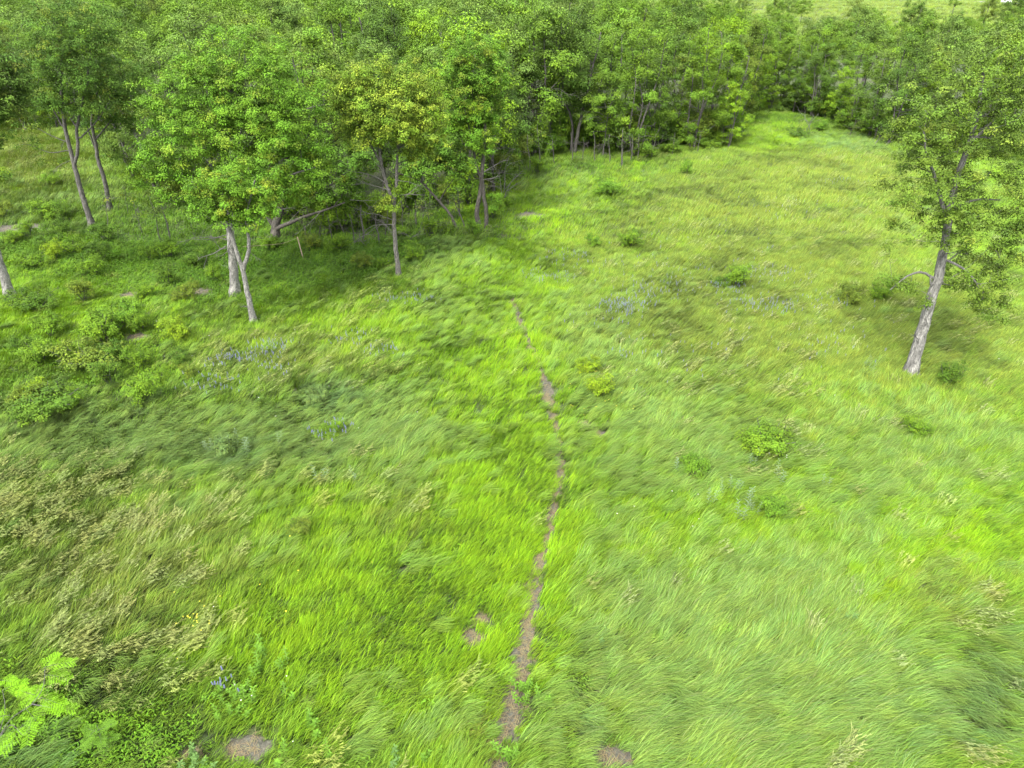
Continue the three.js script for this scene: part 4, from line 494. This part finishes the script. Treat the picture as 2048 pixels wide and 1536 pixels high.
{ // feathery lime sapling at the near corner: fronds of fine leaflets on thin pale stems
  const r = makeRng(31), base = onY(-40, 1560, 0), g = thing('feathery_sapling', 'feathery vivid lime sapling with fine leaflets swaying above the near grass', 'sapling'); g.position.set(base.x, ground(base.x, base.z), base.z);
  const L = new Leaves(), st = [], frond = (p, dir, len) => { const pts = [p]; let q = p.clone(), d = dir.clone().normalize(); for (let i = 0; i < 8; i++) { d.add(V(gauss(r) * 0.1, -0.05, gauss(r) * 0.1)).normalize(); q = q.clone().addScaledVector(d, len / 8); pts.push(q); } st.push(tube(pts, pts.map((_, i) => 0.004 - i * 0.0003), 3)); const c = new THREE.CatmullRomCurve3(pts); for (let k = 0; k < 8; k++) { const t = 0.12 + 0.88 * k / 8, a = c.getPoint(t), tg = c.getTangent(t), sd = new THREE.Vector3().crossVectors(tg, V(0, 1, 0)).normalize(); for (const e of [-1, 1]) { const pd = sd.clone().multiplyScalar(e).addScaledVector(tg, 0.8).add(V(0, 0.1 + gauss(r) * 0.25, 0)).normalize(), pl = len * 0.42 * (1.05 - 0.6 * t) * (0.8 + 0.4 * r()); for (let j = 0; j < 11; j++) { const b = a.clone().addScaledVector(pd, pl * (j + 0.5) / 11), v = 0.8 + 0.4 * r(); for (const f of [-1, 1]) { const nn = V(gauss(r) * 0.4, 1, gauss(r) * 0.4).normalize(), ld = new THREE.Vector3().crossVectors(pd, V(0, 1, 0)).normalize().multiplyScalar(f).addScaledVector(pd, 0.5).normalize(); L.add(b, ld, nn, 0.036 * (0.8 + 0.4 * r()), 0.0055, [v, v, v]); } } } } };
  const rel = (px, py, y) => onY(px, py, y).sub(g.position);
  const stems = [[[20, 1440, 1.2], [64, 1408, 1.5], [86, 1375, 1.7], [90, 1335, 1.85]], [[20, 1450, 1.1], [50, 1470, 1.2], [62, 1440, 1.35]], [[10, 1420, 1.2], [5, 1380, 1.5]], [[64, 1408, 1.5], [100, 1415, 1.45]]];
  stems.forEach((s, i) => { const pts = i < 3 ? [V(0, 0, 0), ...s.map((p) => rel(...p))] : s.map((p) => rel(...p)); const q = smoothPath(pts, 0.1); st.push(tube(q, q.map((_, k) => lerp(0.012, 0.004, k / q.length)), 4)); });
  const R2 = [1, 0, -0.2];
  for (const [px, py, y, dx, dz, len] of [[90, 1335, 1.85, 1, -0.4, 0.42], [88, 1350, 1.75, 1, 0.1, 0.44], [85, 1340, 1.8, 0.1, -1, 0.34], [80, 1395, 1.6, 1, 0.25, 0.46], [90, 1400, 1.55, 1, 0.5, 0.4], [64, 1408, 1.5, -0.2, -1, 0.36], [50, 1415, 1.4, 1, 0.8, 0.44], [40, 1425, 1.35, 0.2, -1, 0.34], [62, 1440, 1.35, 0.5, 1, 0.42], [45, 1450, 1.3, 0.1, 1, 0.46], [30, 1460, 1.2, -0.2, 1, 0.42], [5, 1380, 1.5, 1, -0.5, 0.34], [0, 1360, 1.55, 1, 0.1, 0.3], [100, 1415, 1.45, 1, 0.2, 0.4], [20, 1430, 1.3, -1, 0.2, 0.4], [70, 1390, 1.6, -1, -0.2, 0.36], [35, 1395, 1.45, -0.4, -1, 0.32]]) frond(rel(px, py, y), V(dx, 0.15, dz), len * 1.08);
  part('stem', merge(st), B.pale, g); part('foliage', L.geo(), leafMat(lin(0.27, 0.57, 0.022)), g); shade(g);
  const p2 = onY(212, 1500, 0), g2 = thing('feathery_sapling', 'small feathery green sapling low in the grass beside the larger lime one', 'sapling'); g2.position.set(p2.x, ground(p2.x, p2.z), p2.z); L.p.length = L.n.length = L.c.length = L.i.length = 0; st.length = 0;
  st.push(tube([V(0, -0.05, 0), V(0.03, 0.35, 0), V(0.02, 0.75, -0.05)], [0.008, 0.006, 0.004], 4)); for (let k = 0; k < 7; k++) { const a = k * 2.4; frond(V(0.02, 0.4 + k * 0.05, 0), V(Math.cos(a), 0.25, Math.sin(a)), 0.3); }
  part('stem', merge(st), B.pale, g2); part('foliage', L.geo(), leafMat(lin(0.15, 0.30, 0.03)), g2); shade(g2);
}

// ---------------------------------------------------------------- far road and the cars on it
{
  const a = onY(1924, 2.2, 0), b = onY(2048, 9.8, 0), d = b.clone().sub(a).normalize(), n = V(-d.z, 0, d.x), w = 3.6, pos = [], uv = [], idx = [], N = 60;
  for (let i = 0; i <= N; i++) { const t = -120 + i * 5; for (const e of [-1, 1]) { const x = a.x + d.x * t + n.x * w * e, z = a.z + d.z * t + n.z * w * e; pos.push(x, Math.max(ground(x, z), ground(x + 3, z), ground(x, z + 4)) + 0.3, z); uv.push(e, t / 4); } }
  for (let i = 0; i < N; i++) { const k = i * 2; idx.push(k, k + 1, k + 3, k, k + 3, k + 2); }
  const g = new THREE.BufferGeometry(); g.setAttribute('position', new THREE.Float32BufferAttribute(pos, 3)); g.setAttribute('uv', new THREE.Float32BufferAttribute(uv, 2)); g.setIndex(idx); g.computeVertexNormals();
  const road = new THREE.Mesh(g, new THREE.MeshStandardMaterial({ color: lin(0.22, 0.215, 0.215), map: soilTex, roughness: 0.9 })); road.name = 'road'; scene.add(shade(tag(road, 'pale grey road crossing the far field', 'road', null, 'structure')));
  const car = (px, py, paint, label) => {
    const p = onY(px, py, 0.3), o = thing('parked_car', label, 'car', undefined); o.position.set(p.x, ground(p.x, p.z) + 0.35, p.z); o.rotation.y = -Math.atan2(d.z, d.x);
    const s = new THREE.Shape(); [[-2.2, 0.35], [-2.25, 0.8], [-1.5, 0.95], [-0.9, 1.42], [0.9, 1.45], [1.6, 0.98], [2.2, 0.85], [2.25, 0.35]].forEach(([x, y], i) => i ? s.lineTo(x, y) : s.moveTo(x, y));
    const body = new THREE.ExtrudeGeometry(s, { depth: 1.6, bevelEnabled: true, bevelSize: 0.06, bevelThickness: 0.06, bevelSegments: 2 }); body.translate(0, 0, -0.8);
    part('body', body, new THREE.MeshPhysicalMaterial({ color: paint, roughness: 0.4, clearcoat: 0.8 }), o);
    const gs = new THREE.MeshStandardMaterial({ color: lin(0.02, 0.025, 0.03), roughness: 0.1 });
    for (const e of [-1, 1]) { const q = new THREE.Shape(); [[-1.2, 0.98], [-0.8, 1.34], [0.8, 1.36], [1.3, 0.98]].forEach(([x, y], i) => i ? q.lineTo(x, y) : q.moveTo(x, y)); const wg = new THREE.ExtrudeGeometry(q, { depth: 0.02, bevelEnabled: false }); wg.translate(0, 0, e * 0.875 - 0.01); part('window', wg, gs, o); }
    for (const x of [-1.4, 1.4]) for (const e of [-1, 1]) { const wh = new THREE.TorusGeometry(0.24, 0.09, 8, 18); wh.translate(x, 0.33, e * 0.8); const t = part('wheel', wh, new THREE.MeshStandardMaterial({ color: lin(0.02, 0.02, 0.02), roughness: 0.9 }), o); const rim = new THREE.CylinderGeometry(0.2, 0.2, 0.1, 16); rim.rotateX(Math.PI / 2); rim.translate(x, 0.33, e * 0.8); part('rim', rim, new THREE.MeshStandardMaterial({ color: lin(0.5, 0.5, 0.5), roughness: 0.3, metalness: 0.8 }), t); }
    shade(o);
  };
  car(2012, 5.2, lin(0.8, 0.8, 0.8), 'white car parked beside the far road'); car(2046, 6.5, lin(0.03, 0.03, 0.035), 'dark car parked beside the far road behind the white car');
}
renderer.render(scene, camera);
